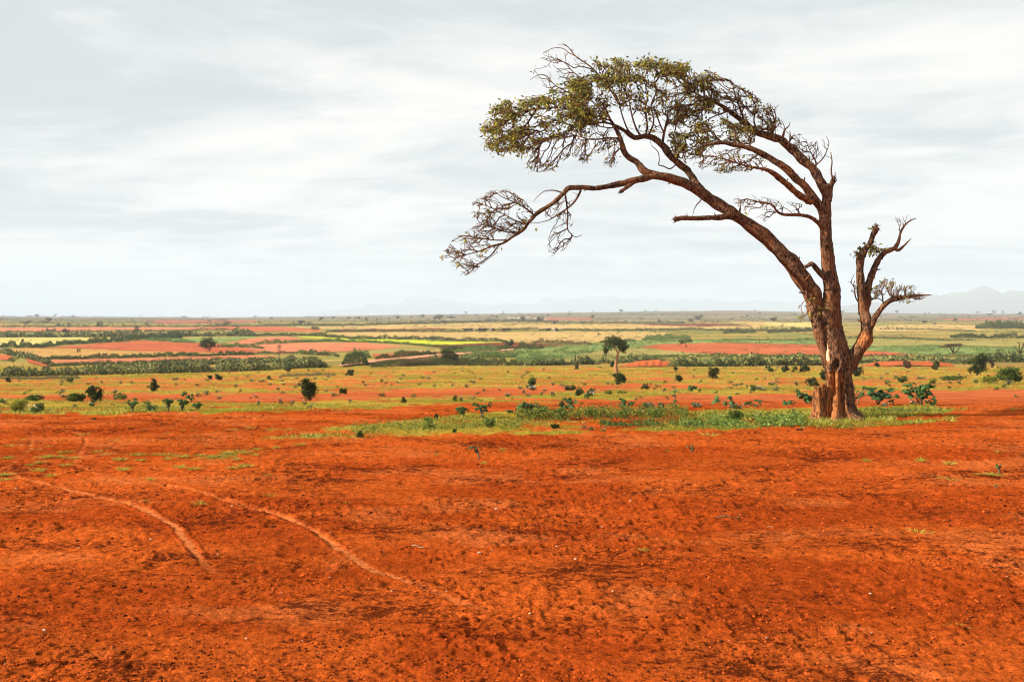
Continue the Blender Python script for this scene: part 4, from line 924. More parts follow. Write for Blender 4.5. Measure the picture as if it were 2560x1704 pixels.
SHR = [  # px,row,h,w,palette,label
 (773, 1003, 56, 44, 'dark', 'tall dark green bush standing alone on the red soil left of centre'),
 (236, 1005, 40, 40, 'dark', 'dark upright bush rising behind low bright bushes on the left slope'),
 (190, 1003, 20, 48, 'green', 'low rounded green bush touching the left side of a dark upright bush'),
 (49, 1026, 28, 46, 'yel', 'yellow-green rounded bush beside a white-flowered bush at the left edge'),
 (92, 1001, 14, 56, 'green', 'low spreading green bush behind a yellow-green rounded bush'),
 (303, 997, 11, 40, 'yel', 'low flat yellow-green bush right of a dark upright bush'),
 (386, 978, 31, 20, 'dark', 'thin dark shrub with a bent crown alone on the left red strip'),
 (524, 948, 11, 13, 'dark', 'smaller of two dark bushes side by side below the left cactus hedge'),
 (546, 949, 17, 16, 'dark', 'larger of two dark bushes side by side below the left cactus hedge'),
 (22, 955, 11, 13, 'dark', 'dark round bush at the left edge below the cactus hedge'),
 (178, 955, 10, 15, 'green', 'flat-topped dark bush alone below the left cactus hedge'),
 (876, 938, 15, 20, 'dark', 'dark round bush in the grass beneath the foot of the dusty track'),
 (672, 948, 8, 9, 'green', 'tiny dark bush on the red strip behind the tall dark bush'),
 (719, 929, 11, 15, 'olive', 'small olive bush close to the right end of the left cactus hedge'),
 (1550, 961, 30, 33, 'dark', 'dark dense bush just in front of the small umbrella tree'),
 (1614, 972, 13, 21, 'dark', 'low dark bush right of the dense bush before the umbrella tree'),
 (1698, 955, 18, 20, 'dark', 'round dark green bush on red soil right of the umbrella tree'),
 (1690, 927, 9, 14, 'dark', 'small dark bush below the central red earth mound'),
 (1782, 947, 28, 26, 'olive', 'olive round-headed bush on a short bare stem'),
 (1530, 917, 13, 12, 'olive', 'small olive bush immediately behind the umbrella tree trunk'),
 (1440, 923, 15, 15, 'brown', 'wispy brown bush left of the umbrella tree'),
 (1332, 966, 22, 24, 'green', 'green leafy bush with flowering herbs at its foot'),
 (1428, 975, 13, 30, 'green', 'low dark green bush beside a taller leafy sprout'),
 (1448, 988, 21, 19, 'green', 'leafy green sprout right of a low dark green bush'),
 (1519, 985, 10, 20, 'yel', 'small yellow-green bush above the second grass strip'),
 (1554, 983, 8, 24, 'yel', 'flat yellow-green cushion of leaves above the second grass strip'),
 (1480, 981, 10, 13, 'green', 'small green bush directly behind a white-flowered bush'),
 (2444, 938, 54, 42, 'dark', 'tallest dark shrub near the right edge, wider at the top'),
 (2523, 959, 46, 66, 'green', 'large green bush at the right edge with a few pale flowers'),
 (2475, 958, 20, 44, 'yel', 'low yellow-green bush between the tallest dark shrub and the large green bush'),
 (2382, 949, 11, 62, 'green', 'long low green bush left of the tallest dark shrub'),
 (2145, 941, 29, 30, 'olive', 'round olive bush just right of the big trunk'),
 (2012, 930, 23, 23, 'dark', 'darkest round bush left of the big trunk by the cactus hedge'),
 (1962, 930, 18, 18, 'dark', 'dark round bush second to the left from the big trunk'),
 (1986, 930, 17, 15, 'yel', 'small yellow-topped bush between two dark round bushes'),
 (1925, 930, 14, 18, 'green', 'green bush at the left of three bushes beside the big trunk'),
 (2061, 951, 25, 20, 'dark', 'dark bush half hidden behind the big trunk'),
 (2029, 964, 21, 36, 'olive', 'twiggy olive bush above the broken stump'),
 (2340, 926, 23, 18, 'olive', 'upright olive bush in front of the right red earth mound'),
 (2269, 921, 20, 19, 'brown', 'brownish bush in front of the middle of the right earth mound'),
 (2194, 918, 11, 11, 'dark', 'small dark bush at the left end of the right earth mound'),
 (2478, 919, 14, 11, 'brown', 'small brown bush right of the tallest dark shrub'),
 (2257, 956, 18, 26, 'green', 'green bush in the grass behind the broad-leaved plants'),
 (2330, 959, 14, 22, 'yel', 'yellow-green bush left of the tallest dark shrub, in the grass'),
 (1273, 866, 20, 27, 'dark', 'dark round bush at the end of the ploughed field'),
 (164, 832, 11, 18, 'fardark', 'dark spreading bush on the left plain beside a low hedge'),
 (56, 855, 7, 7, 'fardark', 'small dark bush in the straw-coloured field'),
 (1137, 1003, 13, 12, 'green', 'small bent green sprout above the grass patch'),
 (1091, 1046, 13, 11, 'dark', 'small dark bush at the back edge of the grass patch'),
 (1839, 1052, 28, 42, 'green', 'dark leafy bush in the grass patch among white flowers'),
 (1224, 1071, 30, 36, 'fresh', 'bushy grey-green weed in the left part of the grass patch'),
 (1072, 1071, 30, 30, 'fresh', 'wispy green weed at the left end of the grass patch'),
 (1400, 1048, 34, 34, 'fresh', 'feathery pale green weed in the middle of the grass patch'),
 (1480, 1044, 26, 40, 'fresh', 'light green weed clump behind the middle of the grass patch'),
 (1560, 1045, 22, 46, 'fresh', 'green weed clump right of the middle of the grass patch'),
 (1640, 1044, 26, 44, 'fresh', 'green weed clump before the tall layered plant'),
 (1340, 1045, 22, 40, 'fresh', 'green weed clump below the broad-leaved plants in the grass patch'),
 (902, 1095, 18, 19, 'dark', 'small dark seedling bush alone on the bare soil left of the grass patch'),
 (1136, 1083, 12, 10, 'dark', 'small dark weed at the front edge of the grass patch'),
 (235, 1051, 9, 12, 'dark', 'tiny dark weed on bare soil below the white-flowered bush at left'),
 (1392, 1072, 12, 32, 'dark', 'dark flat weed overhanging the front edge of the grass patch'),
 (857, 985, 14, 22, 'dark', 'ragged dark weed on the red strip right of the tall dark bush'),
 (1009, 1007, 14, 13, 'olive', 'small upright weed on the second grass strip'),
]
for i, (px, row, h, w_, pal, lab) in enumerate(SHR):
    far = row < 905
    shrub('shrub', 'bush', px, row, h, w_, pal, lab, stem=h > 9, leafpx=2.6 if far else 3.6, lean=0.0)
for px, row, h, w_, lab in ((92, 1030, 22, 38, 'white-flowered bush beside a yellow-green bush at the left edge'),
                           (231, 1015, 13, 16, 'small white-flowered bush under the dark upright bush'),
                           (1474, 991, 15, 24, 'white-flowered bush above the second grass strip near the middle'),
                           (1332, 975, 12, 22, 'pale flowering bush in front of a green leafy bush'),
                           (1621, 1022, 17, 36, 'wide white-flowered bush at the back of the grass patch'),
                           (1885, 977, 16, 20, 'white-flowered bush alone on the slope left of the big tree'),
                           (1652, 1020, 14, 20, 'small white-flowered bush right of a wide white-flowered one'),
                           (1840, 1024, 16, 32, 'white-flowered bush behind the dark leafy bush in the grass patch'),
                           (1740, 1020, 14, 26, 'white-flowered bush in the grass left of a bent broad-leaved plant'),
                           (2212, 1017, 10, 20, 'white flower cluster under the broad-leaved plant beside the trunk'),
                           (2284, 1013, 12, 22, 'white flower cluster under the largest broad-leaved plant')):
    shrub('flowering_shrub', 'bush', px, row, h, w_, 'green', lab, stem=False, flowers=int(w_*0.8), leafpx=3.2)

def small_tree(name, px, row, trunk, crowns, pal, label, n, leafpx=3.0, bark=BARKC, group=None, droop=0.2, twigs=0):
    s = Spot(px, row); r = np.random.default_rng(int(px*3+row*5)); root = empty(name, s.p); tag(root, label, 'tree', group)
    sb = MB()
    for tr in trunk:
        P = np.array([s.off(a, b, r.normal(0, 2)*(i_ > 0)) for i_, (a, b, _) in enumerate(tr)]); P[0, 2] -= 0.1*(tr is trunk[0])
        C = catmull(np.column_stack([P, [t_[2]*s.m for t_ in tr]]), 4)
        v, f = tube(C[:, :3], np.maximum(C[:, 3], 0.2*s.m), 8, 0.15, 3); sb.add(v, f, bark)
    if twigs:
        for j in range(twigs):
            c = crowns[r.integers(len(crowns))]
            t0 = trunk[r.integers(len(trunk))][-1]
            tip = np.array([c[0]+r.uniform(-1, 1)*c[2], c[1]+r.uniform(-1, 1)*c[3]])
            P = np.array([s.off(t0[0], t0[1]), s.off((t0[0]+tip[0])/2+r.normal(0, 1.5), (t0[1]+tip[1])/2-1.5, r.normal(0, 3)), s.off(tip[0], tip[1], r.normal(0, 5))])
            v, f = tube(catmull(P, 4), np.linspace(0.7, 0.25, 9)*s.m, 4); sb.add(v, f, bark)
    obj('trunk', sb.mesh('trunk', M_STEM, smooth=True), root)
    if n:
        mb = MB(); ells = [(*s.off(c[0], c[1], 0), c[2]*s.m, max(c[2], c[3])*0.85*s.m, c[3]*s.m) for c in crowns]
        cloud(mb, ells, n, leafpx*s.m, pal, r, 0.26, droop)
        co = obj('crown', mb.mesh('crown', M_LEAF), root); co['kind'] = 'stuff'
    return root

small_tree('umbrella_tree', 1541, 930, [[(1541, 930, 5), (1540, 912, 4.2), (1542, 896, 3.4), (1546, 880, 2.6)], [(1545, 882, 2.4), (1538, 870, 1.6), (1528, 858, 1)], [(1546, 880, 2), (1554, 868, 1.4), (1560, 860, .9)]],
           [(1538, 852, 22, 10), (1522, 862, 13, 14), (1513, 876, 6, 8), (1556, 864, 11, 11), (1560, 873, 7, 6), (1530, 847, 14, 7), (1545, 856, 14, 8)], 'dark', 'small umbrella-shaped tree with a pale lit trunk standing in mid plain', 3600, 2.8, (0.26, 0.115, 0.055))
small_tree('round_tree', 523, 878, [[(524, 878, 1.8), (523, 872, 1.4), (521, 866, 1.2)]], [(520, 859, 18, 11), (510, 861, 9, 7), (532, 861, 8, 6), (521, 851, 12, 6)], 'dark', 'dark round-crowned tree on a short trunk in the left red field', 2600, 2.2)
small_tree('leaning_tree', 1139, 913, [[(1139, 913, 3.4), (1137, 902, 3), (1132, 893, 2.4), (1126, 886, 1.6)], [(1137, 903, 2), (1144, 896, 1.4), (1147, 888, 1)]], [(1120, 885, 16, 10), (1112, 876, 10, 7), (1128, 875, 11, 6), (1118, 895, 13, 6), (1140, 892, 6, 7), (1143, 905, 7, 6)], 'olive', 'dark leaning tree beside the dusty track', 2600, 2.6)
small_tree('flat_topped_tree', 1716, 869, [[(1716, 869, 1.6), (1715, 861, 1.3), (1714, 857, 1)]], [(1714, 852, 15, 5.5), (1706, 855, 8, 3), (1722, 851, 9, 4)], 'dark', 'flat-topped small tree on the red field left of the big tree', 700, 2.0)
small_tree('wide_dome_tree', 557, 815, [[(558, 815, 1.6), (557, 808, 1.2)]], [(556, 805, 14, 8), (545, 809, 6, 5), (568, 808, 7, 5)], 'olive', 'wide dome-shaped olive tree on the far left plain', 700, 1.7)
small_tree('bare_leaning_tree', 2387, 886, [[(2387, 886, 3), (2384, 878, 2.2), (2376, 869, 1.6), (2366, 862, 1)], [(2386, 882, 2), (2394, 874, 1.4), (2401, 864, 1)], [(2384, 878, 1.5), (2385, 868, 1), (2380, 861, .7)]], [(2370, 864, 16, 4.5), (2360, 867, 9, 5), (2401, 861, 6, 4)], 'brown', 'half-bare tree leaning left above the right cactus hedge', 330, 2.2, BARKC, twigs=40)
small_tree('pollard_tree', 2551, 897, [[(2552, 897, 2.4), (2551, 884, 2), (2549, 876, 1.6)], [(2551, 884, 1.6), (2540, 874, 1.3), (2537, 868, 1)], [(2550, 880, 1.6), (2548, 866, 1.4), (2547, 856, 1.1)], [(2551, 882, 1.6), (2557, 870, 1.4), (2558, 858, 1.2)], [(2551, 884, 1.4), (2562, 876, 1.2), (2566, 868, 1)]], [(2547, 856, 4, 2), (2558, 858, 4, 2), (2537, 868, 4, 2)], 'brown', 'bare pollarded tree with stubby arms at the right edge', 60, 2, (0.10, 0.06, 0.035))
small_tree('bare_sapling', 698, 888, [[(698, 888, .9), (698, 876, .6), (697, 864, .4)], [(699, 887, .7), (702, 874, .5), (703, 864, .3)], [(697, 887, .7), (695, 875, .5), (693, 866, .3)]], [(698, 870, 4, 8)], 'brown', 'thin leafless sapling in front of the pale red field', 30, 1.6, (0.20, 0.11, 0.06), twigs=14)
small_tree('parasol_tree', 32, 906, [[(33, 906, 2), (32, 900, 1.6), (30, 896, 1)]], [(30, 898, 12, 4), (38, 896, 10, 3)], 'green', 'small parasol-shaped tree inside the left cactus hedges', 260, 2.2, (0.16, 0.07, 0.04))
TREES = [ # px,row,h,w,label
 (250, 818, 15, 14, 'dark round tree above the left pink strip, tallest on the left plain'),
 (340, 830, 16, 14, 'dark leaning tree beside the thin dark hedge on the left plain'),
 (147, 815, 9, 7, 'small narrow dark tree left of the tallest tree on the left plain'),
 (788, 827, 12, 20, 'spreading olive tree on the edge of the second red field'),
 (753, 809, 9, 18, 'dark flat tree in front of the long far hedge'),
 (1099, 799, 14, 24, 'big hazy tree on the far plain with pale huts to its right'),
 (1125, 797, 8, 17, 'hazy tree right of the big hazy tree'),
 (1307, 803, 12, 16, 'dark tree in front of the pale huts'),
 (1351, 804, 14, 17, 'hazy grey tree at the right end of the huts'),
 (1748, 800, 12, 19, 'dark tree with a spreading top, right one of two on the far plain'),
 (1725, 805, 8, 15, 'low dark round tree, left one of two on the far plain'),
 (1935, 804, 13, 18, 'dark tree on the far plain just left of the big trunk'),
 (1480, 795, 8, 14, 'grey round tree at the end of the far red strip'),
 (1553, 779, 7, 11, 'leaning tree on the skyline, largest left of the small umbrella tree crown'),
 (92, 792.5, 8, 12, 'tall double tree on the skyline at far left'),
 (1389, 811, 7, 11, 'small round tree at the edge of the far stubble'),
]
for px, row, h, w_, lab in TREES:
    pal = 'fardark' if row > 800 else 'fargrey'
    lean = 0.0
    small_tree('distant_tree', px, row, [[(px, row, max(.8, w_*.05)), (px, row-h*.3, max(.6, w_*.04)), (px+.5, row-h*.55, .5)]], [(px, row-h*.62, w_*.42, h*.36), (px-w_*.22, row-h*.5, w_*.26, h*.26), (px+w_*.24, row-h*.56, w_*.24, h*.28)], pal, lab, int(np.clip(w_*h*2.2, 160, 520)), 1.5)

# far trees and bushes of the plain: copies of a few meshes
FAR = [(138, 793, 6, 8), (181, 794, 5, 9), (8, 792, 4, 4), (73, 793, 4, 11), (350, 794, 4, 4), (460, 797, 6, 10), (467, 795, 3, 4), (510, 795, 4, 5), (521, 796, 4, 6), (638, 795, 5, 6), (122, 807, 10, 15), (109, 811, 7, 20), (68, 812, 7, 28), (171, 815, 6, 13), (282, 814, 4, 6), (309, 817, 5, 9), (366, 818, 7, 13), (524, 807, 6, 9), (678, 800, 5, 10), (650, 810, 5, 10), (734, 810, 4, 7), (803, 804, 9, 12), (834, 799, 6, 8), (871, 801, 7, 10), (895, 799, 5, 12), (917, 803, 7, 9), (944, 801, 4, 7), (974, 799, 4, 7), (994, 800, 7, 9), (1028, 796, 4, 6), (1055, 795, 7, 11), (1137, 796, 4, 7), (1157, 791, 3, 6), (1164, 787, 7, 6), (1191, 792, 6, 7), (1255, 789, 4, 12), (1258, 785, 5, 6), (1242, 795, 5, 8), (1087, 801, 6, 8), (773, 811, 5, 10), (1371, 791, 5, 5), (1420, 791, 5, 5), (1424, 782, 4, 5), (1482, 781.5, 4, 4), (1613, 780, 4, 7), (1640, 780, 4, 6), (1694, 783, 3, 5), (1706, 778, 3, 4), (1649, 807, 6, 11), (1900, 785, 4, 6), (1888, 778, 3, 6), (1986, 788, 4, 7), (2107, 783, 5, 9), (2243, 785, 7, 8), (2312, 785, 4, 5), (2322, 785, 4, 5), (2349, 785, 3, 3), (2388, 805, 7, 11), (2444, 785, 5, 6), (2473, 791, 6, 14), (2485, 785, 7, 10), (2508, 785, 6, 6), (2549, 790, 8, 10), (1955, 819, 6, 8), (2311, 812, 8, 14), (2336, 816, 8, 7), (2150, 800, 4, 10), (2060, 796, 4, 9), (1830, 800, 4, 7), (1790, 790, 3, 5), (1870, 792, 3, 6), (1580, 790, 3, 5), (1600, 797, 3, 7), (2200, 792, 3, 8), (2280, 794, 3, 20), (2420, 791, 3, 8)]
fr = np.random.default_rng(5)
for _ in range(70):
    x = fr.uniform(0, 2560); rr_ = float(np.interp(x, RX, RR)); FAR.append((x, rr_+fr.uniform(0.5, 26)**1.0, fr.uniform(1.8, 4), fr.uniform(3, 8)))
proto = []
for j in range(6):
    mb = MB(); r = np.random.default_rng(300+j)
    ells = [(0, 0, .62, .36, .36, .30), (-.22, 0, .5, .24, .24, .22), (.22, .05, .55, .24, .24, .24), (r.uniform(-.2, .2), 0, .75, .22, .22, .16)]
    cloud(mb, ells, 170, 0.13, 'fargrey' if j % 2 else 'fardark', r, .22)
    proto.append(mb.mesh('far_tree', M_LEAF))
for i, (px, row, h, w_) in enumerate(FAR):
    s = Spot(px, row); o = obj('far_tree', proto[i % 6], None, s.p); o.scale = (w_*1.3*s.m, w_*1.3*s.m, h*1.4*s.m); o.rotation_euler = (0, 0, fr.uniform(0, 6.28))
    c_ = 'grey' if i % 2 else 'dark'; tag(o, 'small hazy '+c_+' tree dotted on the far grey-green plain', 'tree', c_+' trees dotted over the far plain')

# mid-plain bushes scattered between the fields
protoB = []
for j in range(6):
    mb = MB(); r = np.random.default_rng(400+j)
    ells = [(0, 0, .45, .40, .36, .40), (-.25, 0, .35, .25, .24, .28), (.25, .05, .4, .24, .24, .3)]
    cloud(mb, ells, 150, 0.14, ('dark', 'green', 'olive', 'dark', 'brown', 'olive')[j], r, .24); protoB.append(mb.mesh('plain_bush', M_LEAF))
cntb = 0
while cntb < 210:
    px = fr.uniform(0, 2560); row = fr.uniform(806, 915)
    if 2030 < px < 2200 and row > 880: continue
    dens = 0.25+0.75*(px > 1280 or row < 830)
    if fr.random() > dens: continue
    s = Spot(px, row); h = fr.uniform(2.0, 4.6)*(0.6+0.6*(row-800)/100); w_ = h*fr.uniform(.9, 2.2)
    o = obj('plain_bush', protoB[cntb % 6], None, s.p); o.scale = (w_*s.m, w_*s.m, h*s.m); o.rotation_euler = (0, 0, fr.uniform(0, 6.28))
    c_ = ('dark', 'green', 'olive', 'dark', 'brown', 'olive')[cntb % 6]; tag(o, 'small '+c_+' bush dotted among the distant fields and hedges', 'bush', 'small '+c_+' bushes between the fields'); cntb += 1

# ------------------------------------------------------------------ hedges
def hedge(line, h, kind, label, thick=1.0, dens=1.0, hvar=0.75):
    L = np.array(line, float); r = np.random.default_rng(int(L[0, 0]*3+L[0, 1]*7+len(L)))
    xs = np.arange(L[0, 0], L[-1, 0], 0.5); ys = np.interp(xs, L[:, 0], L[:, 1])
    n = int(len(xs)*h*0.42*dens*thick)
    i = r.integers(0, len(xs), n); px = xs[i]+r.uniform(-1, 1, n); row = ys[i]-np.abs(r.normal(0, 1, n))*1.2*thick
    P = at(px, row); m_ = P[:, 1]/F
    endt = 0.25+0.75*sstep(0, min(26, 0.15*(L[-1, 0]-L[0, 0])), np.minimum(px-L[0, 0], L[-1, 0]-px))
    prof_ = endt*((1-hvar)+2.2*hvar*fbm(px/17, np.full(n, r.uniform(0, 50)), 4, 7, 0.6)*(0.5+fbm(px/80, np.full(n, r.uniform(0, 50)), 2, 8)))
    gap = 0.25+0.75*sstep(0.26, 0.42, fbm(px/9, np.full(n, r.uniform(0, 50)), 2, 9))
    P[:, 2] += (r.uniform(0, 1, n)**0.8-0.02)*h*prof_*gap*m_
    mb = MB(); org = P.mean(0); org[2] = P[:, 2].min()
    if kind.startswith('cactus'):
        k = 10; a = np.linspace(0, 2*np.pi, 8, endpoint=False)
        D_ = r.normal(0, 0.55, (n, 3)); D_[:, 2] = 1; D_ /= np.linalg.norm(D_, axis=1)[:, None]
        S_ = np.cross(D_, r.normal(size=(n, 3))); S_ /= np.linalg.norm(S_, axis=1)[:, None]; N_ = np.cross(D_, S_)
        sz = (np.maximum(1.9, h*0.13)*m_*r.uniform(.6, 1.4, n))[:, None, None]
        ring = P[:, None]+sz*(np.cos(a)[None, :, None]*S_[:, None]*0.72+(np.sin(a)[None, :, None])*D_[:, None])
        fr_ = P[:, None]+N_[:, None]*sz*0.16; bk = P[:, None]-N_[:, None]*sz*0.16
        v = np.concatenate([ring, fr_, bk], 1).reshape(-1, 3)
        b = (np.arange(n)*10)[:, None]; j0 = np.arange(8)[None]; j1 = (np.arange(8)+1)[None] % 8
        f = np.concatenate([np.stack([b+j0, b+j1, b+8+0*j0], -1).reshape(-1, 3), np.stack([b+j1, b+j0, b+9+0*j0], -1).reshape(-1, 3)])
        mb.add(v, [f], np.repeat(shades(n, PAL[kind], r, .15), 10, 0)); mat = M_CACT
        sel = np.where(sstep(.48, .60, fbm(px/22, np.full(n, 3.7), 3, 11)) > r.random(n))[0]
        P2 = np.repeat(P[sel], 3, 0); k3 = np.repeat(m_[sel], 3); P2 = P2+r.normal(0, 1.3, (len(P2), 3))*k3[:, None]; L_ = 2.2*k3*r.uniform(.7, 1.4, len(P2))
        v, f = leaves_np(P2, r.normal(0, 1, (len(P2), 3)), L_, L_*.7, r); mb.add(v, f, np.repeat(shades(len(P2), PAL['dark'], r, .2), 4, 0))
    else:
        n2 = n*2; P2 = np.repeat(P, 2, 0)+r.normal(0, 1.0, (n2, 3))*np.repeat(m_, 2)[:, None]
        L_ = 2.3*np.repeat(m_, 2)*r.uniform(.7, 1.4, n2)
        v, f = leaves_np(P2, r.normal(0, 1, (n2, 3))+np.array([0, 0, .5]), L_, L_*.7, r)
        mb.add(v, f, np.repeat(shades(n2, PAL[kind], r, .2), 4, 0)); mat = M_LEAF
    nm = 'cactus_hedge' if kind.startswith('cactus') else 'shrub_hedge'
    o = obj(nm, mb.mesh(nm, mat, org), None, org); tag(o, label, 'hedge'); return o
HEDGES = [
 ([(-10, 941), (163, 938), (326, 934), (462, 931), (640, 926), (740, 921), (816, 919)], 15, 'cactus', 'long near prickly pear hedge crossing the left half of the plain', 3.0, .75),
 ([(230, 924), (380, 918), (520, 912), (640, 907), (760, 905)], 10, 'cactus', 'second prickly pear row close behind the long near hedge', 2.2, 1.0),
 ([(120, 916), (330, 911), (520, 906), (600, 903)], 6, 'dark', 'low dark scrub between the pale red strip and the prickly pears', 2, 1.0),
 ([(732, 884), (780, 887), (846, 893)], 8, 'cactus', 'short pale cactus hedge under the pale red field'),
 ([(640, 886), (735, 884)], 5, 'dark', 'short dark hedge left of the short pale cactus hedge'),
 ([(855, 916), (880, 915), (921, 914)], 20, 'dark', 'dark thicket where the dusty track begins', 2),
 ([(880, 890), (900, 893), (925, 897)], 14, 'green', 'two-clump green hedge above the dark thicket', 1.5),
 ([(928, 919), (1020, 916), (1100, 914), (1200, 915), (1310, 914)], 14, 'olive', 'ragged low hedge running below the dusty track', 2, .8),
 ([(1000, 917), (1060, 914), (1110, 911)], 15, 'brown', 'brownish thicket in the ragged hedge left of the leaning tree', 1.5),
 ([(1060, 912), (1120, 908), (1220, 906)], 14, 'cactus', 'cactus clump around the foot of the leaning tree', 2),
 ([(1150, 902), (1220, 896), (1290, 893)], 14, 'blue', 'blue-green scrub on the right of the dusty track', 3),
 ([(1315, 914), (1400, 913), (1486, 911)], 15, 'cactusdk', 'dark cactus hedge left of the umbrella tree', 2),
 ([(1486, 909), (1540, 907), (1606, 903), (1660, 905)], 13, 'cactus', 'cactus hedge right of the umbrella tree behind the earth mound', 2),
 ([(1670, 917), (1760, 916), (1920, 914), (2060, 913)], 17, 'cactus', 'thick pale cactus hedge leading to the big trunk', 3, 1.0),
 ([(2120, 908), (2200, 905), (2284, 901), (2327, 905)], 13, 'cactus', 'cactus hedge behind the right earth mound', 2),
 ([(2327, 907), (2420, 910), (2463, 905), (2570, 906)], 16, 'cactusdk', 'dark cactus hedge at the right edge', 2.5),
 ([(1552, 895), (1700, 893), (1920, 892), (2055, 893)], 6, 'green', 'thin green hedge below the central red field', 1.2),
 ([(2120, 890), (2300, 892), (2560, 893)], 4, 'olive', 'thin olive hedge at the foot of the right green field'),
 ([(-10, 868), (43, 869), (117, 868), (163, 862), (231, 858), (285, 855), (326, 853), (364, 848), (454, 846)], 10, 'dark', 'dark hedge rising to the right between straw field and left red field', 1.6, 1.2),
 ([(370, 846), (410, 845), (456, 844)], 13, 'dark', 'dark thicket at the right end of the rising dark hedge', 1.5),
 ([(-10, 843), (150, 843), (326, 843), (456, 841), (640, 840)], 10, 'cactus', 'pale cactus hedge behind the straw field', 1.8),
 ([(640, 840), (814, 842), (884, 849), (966, 849), (1102, 851), (1183, 854), (1270, 857)], 6, 'dark', 'dark hedge along the top of the bright young crop', 1.4),
 ([(105, 899), (190, 899), (326, 895), (516, 891), (636, 887)], 8, 'dark', 'dark hedge between orange stubble and the pale red strip', 1.4, 1.1),
 ([(-5, 880), (41, 894), (68, 898), (109, 911), (136, 916)], 13, 'cactus', 'green cactus hedge slanting down at the left edge', 2.5),
 ([(-5, 832), (152, 831), (337, 831), (578, 826)], 3.2, 'dark', 'thin dark hedge above the pale cactus hedge on the left', 1),
 ([(115, 829), (140, 829)], 6, 'fardark', 'short dark hedge left of the dark spreading bush'),
 ([(-5, 817.5), (200, 818), (424, 817.5), (640, 816)], 2.4, 'fardark', 'thin hedge along the top of the left pink strip'),
 ([(640, 816), (857, 815), (966, 812), (1074, 809), (1183, 807), (1280, 805), (1400, 807)], 4.2, 'fardark', 'long far hedge above the stubble fields'),
 ([(1400, 808), (1470, 809), (1600, 809), (1715, 808.5)], 2.6, 'fardark', 'thin far hedge right of the huts'),
 ([(640, 861), (749, 858), (830, 854), (874, 856), (939, 857), (1020, 862), (1102, 869), (1183, 870), (1278, 868)], 5, 'green', 'green hedge curving under the bright young crop', 1.3),
 ([(814, 831), (1000, 830), (1156, 830), (1280, 826), (1524, 827), (1796, 827), (1920, 828), (2040, 829)], 3.6, 'dark', 'long thin hedge across the middle stubble fields', 1.2),
 ([(1606, 851), (1666, 849), (1725, 846)], 9, 'blue', 'grey-green thicket between stubble and green field', 2),
 ([(1810, 834), (1888, 832)], 8, 'olive', 'olive thicket left of the trunk in the far pasture', 1.5),
 ([(1920, 833), (2012, 830), (2045, 829)], 9, 'olive', 'olive thicket ending behind the big trunk', 1.5),
 ([(2376, 844), (2463, 847), (2570, 845)], 9, 'dark', 'dark hedge in the right pasture', 1.4),
 ([(2115, 845), (2192, 845), (2322, 851), (2440, 853)], 3.2, 'dark', 'thin dark hedge right of the big trunk'),
 ([(2440, 822), (2500, 823), (2570, 822)], 14, 'olive', 'broad olive thicket on the right plain', 3),
 ([(2200, 824), (2320, 826), (2440, 829)], 2.6, 'olive', 'faint hedge line through the right stubble'),
 ([(939, 898), (1026, 892), (1091, 887)], 11, 'dark', 'dark shrub row along the upper side of the dusty track', 1.4),
 ([(1142, 884), (1200, 881), (1251, 879)], 9, 'blue', 'blue-green shrub row along the upper end of the dusty track', 2),
 ([(1110, 876), (1200, 875), (1300, 873)], 6, 'olive', 'olive scrub strip under the ploughed field', 2),
 ([(1290, 874), (1330, 875), (1360, 873)], 11, 'olive', 'olive bush row right of the ploughed field', 1.4),
 ([(1330, 858), (1420, 861), (1480, 861)], 7, 'brown', 'brown scrub row below the wide stubble field', 1.3, .7),
 ([(543, 868), (600, 869), (660, 873)], 6, 'green', 'short green strip right of the round-crowned tree', 1.5),
 ([(364, 851), (430, 854), (489, 858)], 6, 'blue', 'short pale green strip left of the round-crowned tree', 1.6),
 ([(1800, 850), (1920, 851), (2045, 851)], 2.6, 'dark', 'thin hedge over the green crop left of the trunk'),
 ([(1500, 858), (1560, 856), (1590, 855)], 6, 'dark', 'low dark hedge behind the umbrella tree crown'),
 ([(0, 948), (90, 949), (200, 947)], 6, 'grey', 'low grey scrub line under the long near hedge', 1.6, .7),
 ([(700, 942), (760, 940), (840, 939)], 5, 'grey', 'low grey scrub line right of the long near hedge', 1.6, .7),
]
for hd in HEDGES: hedge(*hd)

# countless low scrub tufts of the uncultivated ground
def scrub(n, row0, row1, seed, pals, px_leaf, sy):
    r = np.random.default_rng(seed); px = r.uniform(-10, 2570, n*4); row = r.uniform(row0, row1, n*4)
    P = at(px, row); k = sstep(.50, .66, fbm(px/70, row/sy, 4, 61+seed)); k *= np.where(row < 830, 1, .25+.75*(px > 1280))
    kp = np.where(r.random(n*4) < k)[0][:n]; P = P[kp]; m_ = P[:, 1]/F
    q = 7; c = np.repeat(P, q, 0); mm = np.repeat(m_, q); hs = np.repeat(r.uniform(.6, 1.5, len(P)), q)
    c = c+np.column_stack([r.normal(0, 2.4, len(c))*mm*hs, r.normal(0, 3, len(c))*mm, np.abs(r.normal(0, 1.0, len(c)))*mm*hs])
    L_ = px_leaf*mm*r.uniform(.7, 1.4, len(c)); v, f = leaves_np(c, r.normal(0, 1, (len(c), 3))+np.array([0, 0, .4]), L_, L_*.7, r)
    tp = np.array([PAL[p][1] for p in pals]); tn = tp[r.integers(0, len(tp), len(P))]
    tn = np.repeat(tn, q, 0)*(1+r.normal(0, .25, (len(c), 1)))
    o = obj('scrub', make_mesh('scrub', v, f, M_LEAF, np.repeat(np.clip(tn, .01, 1), 4, 0))); tag(o, kind='stuff')
scrub(3000, 803, 912, 1, ('dark', 'olive', 'green', 'grey'), 2.0, 4)
scrub(1600, 784, 815, 2, ('fardark', 'fargrey'), 1.6, 3)

